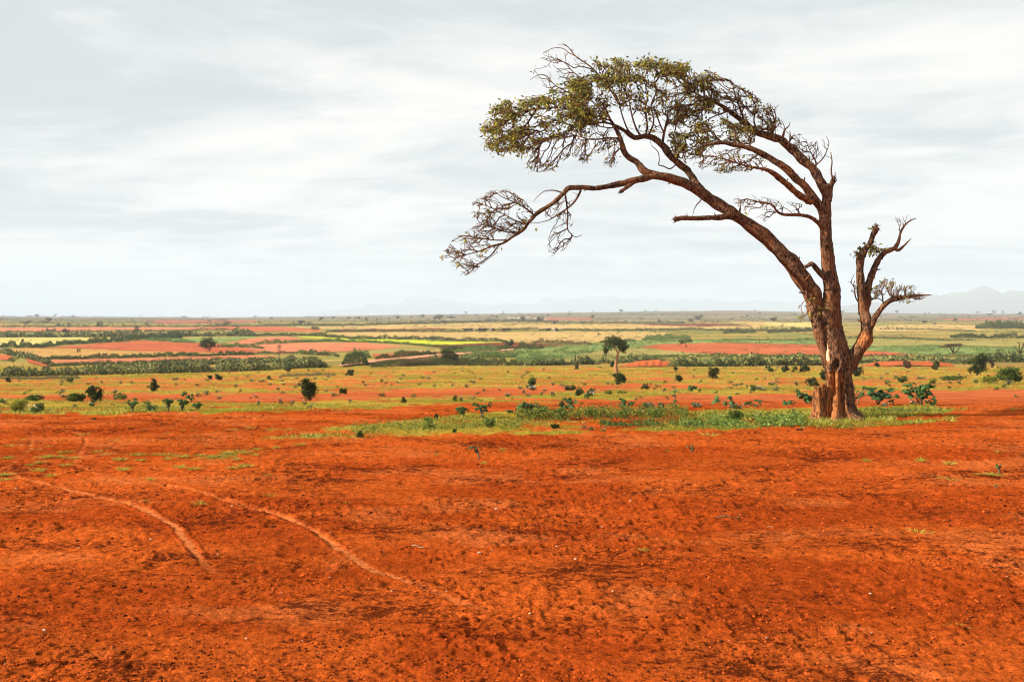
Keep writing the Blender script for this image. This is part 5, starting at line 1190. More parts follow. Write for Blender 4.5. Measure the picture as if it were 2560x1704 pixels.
# blue-green crop standing in the green fields
def crop(poly, n, hpx, label_name, pal):
    r = np.random.default_rng(int(poly[0][0])); pa = np.array(poly, float)
    c = r.uniform(pa.min(0), pa.max(0), (n*3, 2)); c = c[in_poly(c[:, 0], c[:, 1], poly)]
    c = c[r.random(len(c)) < 0.15+1.5*sstep(0.42, 0.6, fbm(c[:, 0]/30, c[:, 1]/5, 3, 17))][:n]
    P = at(c[:, 0], c[:, 1]); m_ = P[:, 1]/F; P[:, 2] += r.uniform(0, hpx, len(c))*m_
    L_ = 2.4*m_*r.uniform(.7, 1.4, len(c))
    v, f = leaves_np(P, r.normal(0, .6, (len(c), 3))+np.array([0, 0, .6]), L_, L_*.7, r); org = P.mean(0)
    o = obj(label_name, make_mesh(label_name, v-org, f, M_LEAF, np.repeat(shades(len(c), PAL[pal], r, .2), 4, 0)), None, org); tag(o, kind='stuff')
crop(FIELDS[16][1], 9000, 4.5, 'crop_plants', 'blue')
crop(FIELDS[17][1], 5000, 3.5, 'crop_plants', 'blue')
crop([(1290, 884), (1420, 876), (1500, 880), (1420, 893), (1330, 908), (1290, 906)], 5000, 6, 'crop_plants', 'blue')

# ------------------------------------------------------------------ broad-leaved plants round the tree
def leaf_shape(seed):
    r = np.random.default_rng(seed); lobes = 5; V = [(0, 0, 0)]
    k = lobes*2+1
    for j in range(k):
        a = math.radians(-135+270*j/(k-1)); rr = (0.62 if j % 2 == 0 else 0.44)*(1.0 if 2 < j < k-3 else 0.85)
        V.append((rr*math.sin(a), 0.35+rr*math.cos(a)*0.95, -0.16*abs(math.sin(a))-0.20*(0.35+rr*math.cos(a))**2+r.normal(0, .02)))
    V = np.array(V); V[0] = (0, 0.35, 0.05); V = np.vstack([V, [(0, 0, 0.0)]])
    n = len(V)-1
    f = [(0, j, j+1) for j in range(1, k)]+[(0, k, n), (0, n, 1)]
    return V, [np.array(f)]
BLEAF = []
for j in range(6):
    V, f = leaf_shape(j); c = [(0.035, 0.085, 0.020), (0.050, 0.11, 0.026), (0.026, 0.062, 0.016), (0.042, 0.09, 0.02), (0.07, 0.14, 0.03), (0.03, 0.07, 0.018)][j]
    BLEAF.append(make_mesh('leaf', V, f, M_LEAF, np.tile(np.array(c), (len(V), 1)), True))
from mathutils import Euler, Matrix
def broad_plant(px, row, h, w_, label, lean=0.0, n_br=5, lf=15.0, nl=6, bare=0, seed=None, layered=False, name='broad_leaved_plant', pale=False):
    s = Spot(px, row); r = np.random.default_rng(seed or int(px+row*3)); root = empty(name, s.p); tag(root, label, 'plant')
    H = h*s.m; W = w_*s.m; sb = MB(); spots = []
    if layered:
        P = catmull(np.array([[0, 0, -.03], [W*.1, 0, H*.5], [0, 0, H]]), 8); v, f = tube(P, np.linspace(.02, .008, len(P)), 6); sb.add(v, f, (0.13, 0.10, 0.05))
        for lv in np.linspace(.25, 1, 5):
            for j in range(4): a = r.uniform(0, 6.28); spots.append((P[int(lv*(len(P)-1))], a, -.1))
    for j in range(0 if layered else n_br+bare):
        a = 2*math.pi*j/(n_br+bare)+r.uniform(-.4, .4); q_ = r.uniform(.45, 1)
        tip = np.array([W*.42*math.cos(a)*q_+lean*H, W*.35*math.sin(a)*q_, H*r.uniform(.5, .88)])
        mid = tip*np.array([.35, .4, .55])+r.normal(0, .02*H, 3)
        P = catmull(np.array([[r.normal(0, .01), 0, -.03], mid, tip]), 6)
        v, f = tube(P, np.linspace(max(.012, H*.025), .006, len(P)), 6, .1, j); sb.add(v, f, (0.12, 0.085, 0.045))
        if j < n_br:
            for q in range(nl): spots.append((P[-1]+r.normal(0, 2.2, 3)*s.m, 2*math.pi*q/nl+r.uniform(-.5, .5), r.uniform(-.5, .25)))
            for q in range(2): spots.append((P[-5], r.uniform(0, 6.28), -.3))
    obj('stem', sb.mesh('stem', M_STEM, smooth=True), root)
    for (p, a, pit) in spots:
        o = obj('leaf', BLEAF[r.integers(0, 6) if not pale else r.choice([1, 4])], root)
        d = r.uniform(.3, 1.0)*lf*.35*s.m
        o.location = (p[0]+math.cos(a)*d*.6, p[1]+math.sin(a)*d*.6, p[2]-abs(r.normal(0, .1))*d)
        o.rotation_euler = (pit-0.25+r.normal(0, .3), r.normal(0, .35), a-math.pi/2)
        sz = lf*s.m*r.uniform(.7, 1.15); o.scale = (sz, sz, sz)
    return root
broad_plant(2028, 1012, 44, 50, 'broad-leaved plant leaning out from behind the left side of the stump', -.35, 4, 15, 5)
broad_plant(2142, 1016, 58, 50, 'slender broad-leaved plant touching the right side of the trunk', .35, 3, 13, 5)
broad_plant(2194, 1015, 52, 84, 'bushy broad-leaved plant second to the right of the trunk', .1, 7, 15, 6)
broad_plant(2302, 1015, 68, 92, 'largest broad-leaved plant, a few steps right of the trunk', -.05, 8, 16, 6)
broad_plant(2334, 1016, 30, 26, 'small broad-leaved plant at the right foot of the largest one', -.2, 2, 12, 4)
broad_plant(2234, 1016, 34, 26, 'thin two-stemmed broad-leaved plant between two bushy ones', -.1, 2, 11, 4)
broad_plant(1310, 1037, 34, 50, 'broad-leaved plant, leftmost of three behind the grass patch', 0, 5, 14, 5)
broad_plant(1353, 1033, 26, 40, 'broad-leaved plant with bare twigs, middle of three behind the grass patch', -.1, 3, 13, 4, bare=3)
broad_plant(1425, 1032, 46, 56, 'tall broad-leaved plant, rightmost of three behind the grass patch', -.1, 4, 14, 4)
broad_plant(1160, 1044, 32, 30, 'arching broad-leaved plant at the left of the grass patch', -.1, 3, 12, 4)
broad_plant(1205, 1046, 44, 46, 'arching broad-leaved plant with a bare stem behind the left grass patch', 0, 3, 13, 4, bare=1)
broad_plant(1275, 1036, 16, 20, 'small broad-leaved seedling left of the three plants behind the grass', 0, 2, 11, 4)
broad_plant(1562, 1026, 32, 46, 'broad-leaved plant at the middle back of the grass patch', .1, 3, 13, 4)
broad_plant(1685, 1024, 58, 18, 'tall thin plant with leaves in layers behind the grass patch', 0, 1, 9, 4, layered=True)
broad_plant(1835, 1018, 38, 50, 'bent broad-leaved plant leaning left on a bare stem', -.55, 2, 14, 6)
broad_plant(1897, 1022, 28, 30, 'small bent broad-leaved plant right of the larger bent one', -.45, 2, 12, 5)
broad_plant(1727, 979, 22, 18, 'broad-leaved seedling alone on the slope above the tall thin plant', 0, 2, 9, 4)
broad_plant(1970, 1014, 18, 30, 'small broad-leaved seedling left of the stump', 0, 2, 11, 3)
broad_plant(331, 1028, 36, 34, 'pale green leafy plant, leftmost of the row on the left slope', 0, 5, 9, 6, pale=True)
broad_plant(377, 1028, 22, 34, 'low leafy plant, second of the row on the left slope', 0, 5, 9, 5, pale=True)
broad_plant(421, 1028, 35, 34, 'round leafy plant in the middle of the row on the left slope', 0, 5, 9, 6, pale=True)
broad_plant(456, 1027, 38, 26, 'upright leafy plant with layered leaves in the left slope row', 0, 4, 9, 6)
broad_plant(479, 1007, 30, 24, 'dark leaning plant behind the row on the left slope', -.3, 4, 9, 5)
broad_plant(493, 1025, 24, 24, 'last and smallest leafy plant of the row on the left slope', 0, 4, 9, 5, pale=True)
broad_plant(1198, 1146, 42, 20, 'lone wilting seedling bending left on the bare red soil', -.35, 2, 10, 5, name='seedling')
broad_plant(1734, 1134, 34, 16, 'thin yellowing seedling on the bare soil left of the tree', -.3, 2, 7, 3, name='seedling', pale=True)
broad_plant(1671, 1131, 14, 14, 'withered dark seedling on bare soil left of a yellowing one', -.4, 1, 7, 3, name='seedling')
broad_plant(2497, 1178, 22, 18, 'small white-budded seedling on the bare soil at the right', -.1, 2, 8, 3, name='seedling')
broad_plant(2490, 1218, 14, 14, 'tiny green seedling near the right edge of the bare soil', -.1, 1, 8, 3, name='seedling')

# ------------------------------------------------------------------ flowering herbs on the slope (copies)
hp = []
for j in range(5):
    mb = MB(); r = np.random.default_rng(500+j)
    cloud(mb, [(0, 0, .4, .42, .35, .35), (r.uniform(-.3, .3), 0, .3, .25, .25, .3)], 70, .20, 'grey' if j % 2 else 'green', r, .25)
    nf = 10; P = np.column_stack([r.normal(0, .3, nf), r.normal(-.1, .25, nf), r.uniform(.5, 1.0, nf)])
    v, f = leaves_np(P, r.normal(0, 1, (nf, 3)), .13, .13, r); mb.add(v, f, np.repeat(shades(nf, [(0.46, 0.41, 0.36), (0.36, 0.31, 0.27), (0.52, 0.48, 0.42)], r, .1), 4, 0))
    for q in range(5):
        v, f = tube(np.array([[0, 0, -.05], [P[q, 0]*.5, 0, .4], P[q]]), np.array([.03, .025, .02]), 4); mb.add(v, f, (0.12, 0.1, 0.05))
    hp.append(mb.mesh('flowering_herb', M_LEAF))
HB = [(1508, 1082, 16, 13), (1462, 1075, 20, 16), (1480, 1078, 12, 24), (1150, 1003, 12, 14), (1182, 1000, 11, 14), (1270, 992, 14, 22), (1322, 991, 12, 14), (1353, 989, 12, 12), (1380, 990, 13, 14), (2240, 948, 14, 12), (2300, 947, 10, 24), (2206, 946, 10, 12), (2215, 961, 13, 22), (1895, 975, 12, 18), (1840, 966, 10, 14), (1930, 962, 12, 22), (1940, 976, 11, 18), (1990, 964, 11, 16), (700, 1010, 16, 13), (730, 1012, 14, 13), (762, 1011, 16, 14), (778, 1020, 13, 20), (645, 1015, 16, 12), (873, 1006, 10, 12), (515, 988, 14, 16), (548, 998, 12, 14), (290, 998, 12, 12), (10, 1012, 16, 26), (190, 1018, 10, 16), (1985, 1030, 12, 14), (2440, 957, 14, 20), (2520, 962, 14, 18), (2400, 962, 12, 14)]
fr = np.random.default_rng(8)
while len(HB) < 150:
    px = fr.uniform(0, 2560); row = fr.uniform(928, 1000)-0.022*px*fr.uniform(.2, 1)
    if row < 925 or (2040 < px < 2140): continue
    k = 0.35+0.65*(row-920)/90; HB.append((px, row, fr.uniform(7, 13)*k+2, fr.uniform(10, 22)*k+2))
for i, (px, row, h, w_) in enumerate(HB):
    s = Spot(px, row); o = obj('flowering_herb', hp[i % 5], None, s.p); o.scale = (w_*s.m, w_*s.m, h*s.m); o.rotation_euler = (0, 0, fr.uniform(0, 6.28))
    c_ = 'grey' if (i % 5) % 2 else 'green'; tag(o, 'low '+c_+' herb with pale flower heads on the scrubby slope', 'herb', c_+' flowering herbs on the slope')

# small leafy weeds on the slope
wp = []
for j in range(5):
    mb = MB(); r = np.random.default_rng(600+j)
    cloud(mb, [(0, 0, .45, .40, .36, .42)], 90, .22, ('green', 'dark', 'yel', 'olive', 'green')[j], r, .3); wp.append(mb.mesh('weed', M_LEAF))
for i in range(120):
    px = fr.uniform(0, 2560); row = fr.uniform(922, 1022)-0.025*px*fr.uniform(0, 1)
    row = max(row, 920)
    if 2040 < px < 2140: continue
    k = 0.4+0.6*(row-920)/90; h = fr.uniform(5, 11)*k+1.5; w_ = h*fr.uniform(.9, 1.7)
    s = Spot(px, row); o = obj('weed', wp[i % 5], None, s.p); o.scale = (w_*s.m, w_*s.m, h*s.m); o.rotation_euler = (0, 0, fr.uniform(0, 6.28))
    c_ = ('green', 'dark', 'yellowish', 'olive', 'green')[i % 5]; tag(o, 'small '+c_+' leafy weed growing on the scrubby slope before the hedges', 'weed', 'small '+c_+' weeds on the slope')

# ------------------------------------------------------------------ grass
def blades(P, size, width, r, cols, spread=0.6):
    n = len(P); D_ = r.normal(0, spread, (n, 3)); D_[:, 2] = 1
    D_ /= np.linalg.norm(D_, axis=1)[:, None]; S_ = np.cross(D_, r.normal(size=(n, 3))); S_ /= np.linalg.norm(S_, axis=1)[:, None]
    L = (size*r.uniform(.5, 1.4, n))[:, None]; W = np.broadcast_to(width, (n,))[:, None]
    bend = r.normal(0, .35, (n, 3)); bend[:, 2] = -.15
    v = np.stack([P-S_*W*.5, P+S_*W*.5, P+D_*L+bend*L*.5], 1).reshape(-1, 3)
    return v, [np.arange(n*3).reshape(-1, 3)], np.repeat(shades(n, cols, r, .18), 3, 0)
GC = [(0.28, 0.255, 0.026), (0.38, 0.33, 0.05), (0.19, 0.215, 0.022), (0.45, 0.37, 0.10), (0.11, 0.150, 0.016), (0.07, 0.095, 0.014)]
gr = np.random.default_rng(21)
N = 420000
px = gr.uniform(-20, 2580, N); row = gr.uniform(912, 1165, N)
d_ = depth_of(px, row); X_ = (px-1280)/F*d_
cv_ = grass_cover(px, row, X_, d_)
keep = gr.random(N) < cv_*0.95*(0.45+0.55*sstep(0.35, .55, fbm(X_/.5, d_/.5, 2, 66)))
px, row, d_, X_ = px[keep], row[keep], d_[keep], X_[keep]
P = np.column_stack([X_, d_, ground_z(X_, d_)-0.01]); mpx = d_/F
size = np.where(row > 1018, 9.0, np.interp(row, [912, 1018], [2.2, 5.0]))*mpx*(0.6+0.8*fbm(X_/1.5, d_/1.5, 2, 67))
v, f, t_ = blades(P, size, np.maximum(1.5*mpx, .006), gr, GC, .75)
shd = (fbm(X_/2.5, d_/2.5, 3, 68)*0.9+0.55); t_ = t_*np.repeat(shd, 3)[:, None]
o = obj('grass', make_mesh('grass', v, f, M_GRASS, t_)); tag(o, kind='stuff')

# leafy ground cover at the front of the grass patch
def leaf_patch(px0, px1, rc, hw, n, pal, hpx, lf, seed, name='ground_cover'):
    r = np.random.default_rng(seed); px = r.uniform(px0, px1, n); row = np.interp(px, [p[0] for p in rc], [p[1] for p in rc])+r.normal(0, hw*.5, n)
    X_ = px; P = at(px, row); m_ = P[:, 1]/F; k = sstep(.34, .55, fbm(P[:, 0]/.5, P[:, 1]/.8, 3, 70+seed)); kp = r.random(n) < k; P = P[kp]; m_ = m_[kp]; n = len(P)
    P[:, 2] += r.uniform(0, 1, n)*hpx*m_*(0.4+fbm(P[:, 0]/.35, P[:, 1]/.5, 2, 71)); L_ = lf*m_*r.uniform(.6, 1.3, n)
    D_ = r.normal(0, 1, (n, 3)); D_[:, 2] = np.abs(D_[:, 2])*.5
    v, f = leaves_np(P, D_, L_, L_*.8, r); org = P.mean(0)
    o = obj(name, make_mesh(name, v-org, f, M_LEAF, np.repeat(shades(n, PAL[pal], r, .2), 4, 0)), None, org); tag(o, kind='stuff')
    return o
leaf_patch(1700, 2010, [(1700, 1060), (1800, 1060), (1920, 1058), (2010, 1056)], 15, 8000, 'fresh', 12, 6, 1)
leaf_patch(1500, 1760, [(1500, 1062), (1760, 1060)], 10, 2600, 'green', 10, 5, 2)
leaf_patch(1290, 1720, [(1290, 1044), (1500, 1040), (1720, 1038)], 10, 5200, 'yel', 22, 4.5, 3)
leaf_patch(1290, 1720, [(1290, 1046), (1500, 1043), (1720, 1040)], 9, 3600, 'green', 24, 4.5, 7)
leaf_patch(880, 1300, [(880, 1076), (1050, 1066), (1300, 1062)], 14, 2600, 'yel', 9, 4.5, 4)
leaf_patch(2080, 2330, [(2080, 1036), (2330, 1022)], 8, 1500, 'green', 5, 4, 5)
leaf_patch(1990, 2300, [(1990, 1064), (2100, 1068), (2300, 1056)], 5, 900, 'yel', 6, 4.5, 6)

# separate tufts on the bare soil
TUFTS = [(497, 1262, 14, 34, 'bright grass tuft between the two cart tracks, the larger of two'), (360, 1257, 9, 28, 'grass tuft touching the outer side of the first cart track'),
 (675, 1243, 10, 34, 'thin grass tuft beyond the second cart track'), (1608, 1378, 10, 26, 'flat bright tuft alone in the middle of the red foreground'), (2296, 1338, 22, 36, 'dry yellow tuft with spread blades on the right foreground'),
 (2400, 1568, 9, 34, 'nearest grass tuft, low and blurred at lower right'), (866, 1262, 8, 26, 'small pale tuft left of the centre foreground'), (2166, 1152, 9, 18, 'small dry tuft, leftmost of three on the right bare soil'),
 (2302, 1152, 13, 18, 'upright dry tuft, middle of three on the right bare soil'), (2376, 1160, 10, 22, 'dry spreading tuft, rightmost of three on the right bare soil'), (2478, 1186, 5, 40, 'long flat dry tuft under the white-budded seedling'), (2360, 1200, 8, 40, 'flat dry tuft below three dry tufts on the right'), (1256, 1126, 9, 14, 'tiny tuft right of the lone wilting seedling'), (1210, 1158, 7, 12, 'tiny tuft below the lone wilting seedling'), (1774, 1092, 14, 28, 'straggly green tuft in front of the leafy ground cover'), (1089, 1137, 6, 10, 'faint tuft left of the lone wilting seedling'), (2494, 1132, 9, 14, 'small tuft at the upper right of the bare soil')]
TG = [(0.26, 0.24, 0.018), (0.34, 0.30, 0.03), (0.20, 0.22, 0.016), (0.42, 0.33, 0.07)]
def tuft_mesh(r, n=70):
    P = np.column_stack([r.normal(0, .22, n), r.normal(0, .22, n), np.full(n, -.05)])
    D_ = np.column_stack([P[:, 0]*2.2, P[:, 1]*2.2, np.ones(n)])+r.normal(0, .35, (n, 3)); D_ /= np.linalg.norm(D_, axis=1)[:, None]
    S_ = np.cross(D_, r.normal(size=(n, 3))); S_ /= np.linalg.norm(S_, axis=1)[:, None]; L = r.uniform(.5, 1.15, n)[:, None]
    m1 = P+D_*L*.55; tip = P+D_*L*np.array([1.25, 1.25, .9]); w0 = .032
    v = np.stack([P-S_*w0, P+S_*w0, m1+S_*w0*.8, m1-S_*w0*.8, tip], 1).reshape(-1, 3); i = np.arange(n)*5
    return make_mesh('grass_tuft', v, [np.stack([i, i+1, i+2, i+3], 1), np.stack([i+3, i+2, i+4], 1)], M_GRASS, np.repeat(shades(n, TG, r, .15), 5, 0))
tm = [tuft_mesh(np.random.default_rng(700+j)) for j in range(5)]
for i, (px, row, h, w_, lab) in enumerate(TUFTS):
    s = Spot(px, row); o = obj('grass_tuft', tm[i % 5], None, s.p); o.scale = (w_*s.m*.8, w_*s.m*.8, h*s.m*1.1); o.rotation_euler = (0, 0, i*1.3); tag(o, lab, 'grass tuft')
TL = [(25, 1117), (60, 1118), (20, 1145), (75, 1163), (97, 1176), (10, 1187), (115, 1143), (150, 1143), (165, 1132), (185, 1145), (98, 1156), (127, 1190), (165, 1163), (12, 1200), (275, 1136), (298, 1149), (330, 1138), (350, 1138), (350, 1150), (390, 1137), (420, 1137), (420, 1147), (455, 1141), (500, 1138), (530, 1142), (560, 1133), (590, 1128), (605, 1132), (640, 1124), (638, 1138), (690, 1120), (750, 1112), (676, 1077), (780, 1068), (840, 1074), (860, 1066), (213, 1089), (288, 1104), (310, 1110), (420, 1086), (510, 1113), (590, 1148), (450, 1168), (485, 1171), (583, 1170), (612, 1165), (310, 1174), (375, 1199), (670, 1187), (57, 1102), (120, 1120), (85, 1128), (240, 1132), (256, 1130), (585, 1077), (625, 1072), (720, 1076), (550, 1078)]
for i, (px, row) in enumerate(TL):
    s = Spot(px, row); o = obj('grass_tuft', tm[(i*3+1) % 5], None, s.p); w_ = fr.uniform(14, 34); o.scale = (w_*s.m*.8, w_*s.m*.9, fr.uniform(5, 10)*s.m); o.rotation_euler = (0, 0, fr.uniform(0, 6))
    tag(o, 'small yellow-green grass tuft on the bare red soil at the left', 'grass tuft', 'grass tufts on the left bare soil')

# ------------------------------------------------------------------ clods, pale stones, a twig on the soil
cr = np.random.default_rng(31)
N = 60000
row = 800+1/cr.uniform(1/940., 1/235., N); row = cr.uniform(1035, 1725, N); px = cr.uniform(-60, 2620, N)
d_ = depth_of(px, row); X_ = (px-1280)/F*d_
cl = fbm(X_/.9, d_/.7, 3, 81); kp = cr.random(N) < 0.05+0.36*sstep(.46, .66, cl)
kp &= grass_cover(px, row, X_, d_) < .4
px, row, d_, X_ = px[kp], row[kp], d_[kp], X_[kp]; N = len(px)
icos = np.array([(0, 0, 1), (.9, 0, .35), (.28, .85, .35), (-.72, .53, .35), (-.72, -.53, .35), (.28, -.85, .35), (0.7, .5, -.5), (-.3, .8, -.5), (-.9, 0, -.5), (-.3, -.8, -.5), (.7, -.5, -.5)])
icf = np.array([(0, 1, 2), (0, 2, 3), (0, 3, 4), (0, 4, 5), (0, 5, 1), (1, 6, 2), (2, 7, 3), (3, 8, 4), (4, 9, 5), (5, 10, 1), (2, 6, 7), (3, 7, 8), (4, 8, 9), (5, 9, 10), (1, 10, 6)])
sz = (0.0040+0.0085*cr.random(N)**3)*np.interp(d_, [6, 14, 25], [1, 1.5, 2.2])
rot = cr.uniform(0, 6.28, N); sx = cr.uniform(.7, 1.7, N); sy = cr.uniform(.7, 1.3, N); szz = cr.uniform(.5, .95, N)
loc = icos[None]*(1+cr.normal(0, .16, (N, 11, 1)))
loc = loc*np.stack([sx, sy, szz], -1)[:, None]*sz[:, None, None]
c_, s_ = np.cos(rot)[:, None], np.sin(rot)[:, None]
lx = loc[..., 0]*c_-loc[..., 1]*s_; ly = loc[..., 0]*s_+loc[..., 1]*c_
gz = ground_z(X_, d_)
# height of the trampled surface at the clods
def micro(X, Y):
    d = Y; fd = sstep(60, 22, d)
    rl = 0.030*(fbm(X*4.2, Y*4.2, 3, 1, 0.55)-0.5)
    rl += crust(X, Y)+0.10*(fbm(X*0.45, Y*0.45, 2, 12)-0.5)
    rl -= 0.035*np.clip(np.clip(vnoise(X*4.6, Y*4.6, 70)-0.70, 0, 1)*3.2, 0, 1)*sstep(0.42, 0.6, fbm(X*0.6, Y*0.6, 3, 71))
    return rl*fd
gz = gz+micro(X_, d_)
vv = np.stack([lx+X_[:, None], ly+d_[:, None], loc[..., 2]+gz[:, None]+sz[:, None]*.25], -1).reshape(-1, 3)
ff_ = (icf[None]+(np.arange(N)*11)[:, None, None]).reshape(-1, 3)
ct = shades(N, [(0.33, 0.055, 0.009), (0.38, 0.066, 0.011), (0.26, 0.044, 0.009), (0.20, 0.032, 0.007), (0.085, 0.018, 0.006), (0.045, 0.013, 0.006)], cr, .2)
o = obj('soil_clods', make_mesh('soil_clods', vv, [ff_], M_CLOD, np.repeat(ct, 11, 0))); tag(o, kind='stuff')

peb = [(197, 1370), (377, 1345), (230, 1398), (110, 1582), (278, 1529), (824, 1442), (755, 1612), (825, 1342), (179, 1233), (40, 1218), (580, 1270), (1198, 1384), (1230, 1378), (1438, 1401), (1117, 1477), (1325, 1543), (1532, 1483), (1576, 1250), (1824, 1612), (1916, 1611), (2178, 1586), (2176, 1492), (2518, 1450), (704, 1486), (12, 1668), (1505, 1316), (545, 1387), (615, 1605), (795, 1642), (1391, 1368), (980, 1477), (1240, 1273)]
pm = []
for j in range(4):
    r = np.random.default_rng(800+j); v = icos*(1+r.normal(0, .12, (11, 1)))*np.array([1.3, .9, .6])
    pm.append(make_mesh('pale_stone', v, [icf], M_PLAIN, np.tile(np.array([(0.42, 0.24, 0.14), (0.46, 0.30, 0.20), (0.40, 0.20, 0.11), (0.50, 0.38, 0.29)][j]), (11, 1))))
for i, (px, row) in enumerate(peb):
    s = Spot(px, row); p = s.p.copy(); p[2] += float(micro(np.array([p[0]]), np.array([p[1]]))[0])+.006
    o = obj('pale_stone', pm[i % 4], None, p); k = cr.uniform(1.8, 4.6)*s.m; o.scale = (k, k, k); o.rotation_euler = (0, 0, i*.9)
    tag(o, 'small pale stone chip lying on the trampled red soil', 'stone', 'pale stone chips on the bare soil')
def stick(px, row, pts, rpx, label, name, col):
    s = Spot(px, row); p = s.p.copy(); p[2] += float(micro(np.array([p[0]]), np.array([p[1]]))[0])
    P = catmull(np.array([s.off(*q) for q in pts]), 6); n = len(P)
    R = rpx*s.m*(0.6+0.8*vnoise(np.arange(n)/3., np.zeros(n)+px, 3)); v, f = tube(P, R, 8, .25, 2)
    o = obj(name, make_mesh(name, v, f, M_STEM, np.tile(np.array(col), (len(v), 1)), True), None, p); tag(o, label, 'stick')
stick(1828, 1305, [(1792, 1302, 6), (1812, 1297, 3), (1818, 1295, 2), (1826, 1302, 0), (1838, 1303, 0), (1847, 1300, 2), (1851, 1295, 3)], 2.0, 'short gnarled dry stick lying on the red soil in the middle foreground', 'dry_stick', (0.13, 0.065, 0.03))
stick(1050, 1374, [(1030, 1370, 0), (1040, 1368, 0), (1050, 1373, 0), (1060, 1374, 0)], 2.0, 'small pale piece of wood on the soil beside the second cart track', 'dry_stick', (0.38, 0.24, 0.14))
stick(1925, 1322, [(1915, 1322, 0), (1928, 1321, 2), (1940, 1323, 0)], 0.8, 'thin straw-coloured twig lying right of the gnarled stick', 'dry_stick', (0.42, 0.28, 0.14))
# dark clods of earth that can be told apart
bm_ = []
for j in range(3):
    r = np.random.default_rng(850+j); V, Fc = [], []
    n1_, n2_ = 14, 9
    for a_ in range(n2_):
        ph = math.pi*a_/(n2_-1)
        for b_ in range(n1_):
            t2 = 2*math.pi*b_/n1_; rr_ = 1+.35*(vnoise(np.array(math.cos(t2)*1.6+j*5+a_*.3), np.array(math.sin(t2)*1.6+a_*.5), 9)-.5)*2
            V.append((rr_*math.sin(ph)*math.cos(t2), rr_*math.sin(ph)*math.sin(t2)*.8, .62*rr_*math.cos(ph)))
    for a_ in range(n2_-1):
        for b_ in range(n1_): Fc.append((a_*n1_+b_, (a_+1)*n1_+b_, (a_+1)*n1_+(b_+1) % n1_, a_*n1_+(b_+1) % n1_))
    bm_.append(make_mesh('earth_clod', V, [np.array(Fc)], M_CLOD, np.tile(np.array([(0.09, 0.022, 0.009), (0.06, 0.016, 0.008), (0.13, 0.03, 0.01)][j]), (len(V), 1)), True))
CLODS = [(680, 1318, 17, 'largest dark earth clod, between the two cart tracks'), (1452, 1426, 8, 'dark pointed clod in the middle foreground'), (112, 1592, 8, 'dark clod under a pale stone chip at lower left'), (170, 1466, 16, 'low dark clod left of the first cart track'), (1998, 1078, 26, 'flat dark hump of earth in front of the trunk'), (2300, 1058, 9, 'dark clod on the red soil right of the tree'), (1816, 1296, 4, 'small dark clod touching the gnarled stick'), (560, 1300, 7, 'dark clod beside the bend of the first cart track'), (696, 1128, 9, 'dark clod at the end of the left grass tufts'), (1305, 1285, 6, 'small dark clod in the centre foreground'), (1640, 1655, 10, 'dark clod at the bottom edge, right of the middle')]
for i, (px, row, wpx, lab) in enumerate(CLODS):
    s = Spot(px, row); p = s.p.copy(); p[2] += float(micro(np.array([p[0]]), np.array([p[1]]))[0])
    o = obj('earth_clod', bm_[i % 3], None, p); k = wpx*.55*s.m; o.scale = (k*1.25, k, k*.55 if i not in (4,) else k*.22); o.rotation_euler = (0, 0, i*1.1); tag(o, lab, 'clod')

# ------------------------------------------------------------------ huts, cattle, field stumps far away
def hut(px, row, wpx, hpx, label):
    s = Spot(px, row); W = wpx*s.m/2; Hh = hpx*s.m; Dp = W*.7; root = empty('hut', s.p); tag(root, label, 'hut', None)
    v = np.array([(-W, -Dp, -.5), (W, -Dp, -.5), (W, Dp, -.5), (-W, Dp, -.5), (-W, -Dp, Hh*.6), (W, -Dp, Hh*.6), (W, Dp, Hh*.6), (-W, Dp, Hh*.6), (-W, 0, Hh*.95), (W, 0, Hh*.95)])
    obj('wall', make_mesh('wall', v, [np.array([(0, 1, 5, 4), (1, 2, 6, 5), (2, 3, 7, 6), (3, 0, 4, 7)]), np.array([(4, 7, 8), (5, 9, 6)])], M_PLAIN, np.tile(np.array((0.46, 0.39, 0.33)), (10, 1))), root)
    e = W*.12; t = Hh*.06
    rv = np.array([(-W-e, -Dp-e, Hh*.52), (W+e, -Dp-e, Hh*.52), (W+e, 0, Hh), (-W-e, 0, Hh), (W+e, Dp+e, Hh*.52), (-W-e, Dp+e, Hh*.52)]); rv2 = rv+np.array([0, 0, t])
    V = np.vstack([rv, rv2]); fq = np.array([(6, 7, 8, 9), (9, 8, 10, 11), (0, 3, 2, 1), (3, 5, 4, 2), (0, 1, 7, 6), (4, 5, 11, 10)])
    obj('roof', make_mesh('roof', V, [fq], M_PLAIN, np.tile(np.array((0.40, 0.33, 0.27)), (12, 1))), root)
    dv = np.array([(-W*.15, -Dp-.03, -.4), (W*.15, -Dp-.03, -.4), (W*.15, -Dp-.03, Hh*.42), (-W*.15, -Dp-.03, Hh*.42), (-W*.15, -Dp+.02, -.4), (W*.15, -Dp+.02, -.4), (W*.15, -Dp+.02, Hh*.42), (-W*.15, -Dp+.02, Hh*.42)])
    obj('door', make_mesh('door', dv, [np.array([(0, 1, 2, 3), (0, 4, 5, 1), (3, 2, 6, 7), (0, 3, 7, 4), (1, 5, 6, 2)])], M_PLAIN, np.tile(np.array((0.10, 0.07, 0.05)), (8, 1))), root)
for a in ((1272, 797.5, 9, 4.6, 'pale hut, leftmost in the far hamlet'), (1284, 797, 7, 4.2, 'pale hut right of the leftmost one in the far hamlet'), (1296, 798, 9, 4.6, 'pale hut left of the dark tree in the far hamlet'), (1320, 797, 7, 4.2, 'pale hut just right of the dark tree in the far hamlet'), (1338, 798, 7, 4, 'small pale hut left of the hazy grey tree'), (1362, 801.5, 8, 4.2, 'pale hut right of the hazy grey tree'), (1121, 799, 7, 3.6, 'single pale hut under the hazy trees left of the hamlet')): hut(*a)

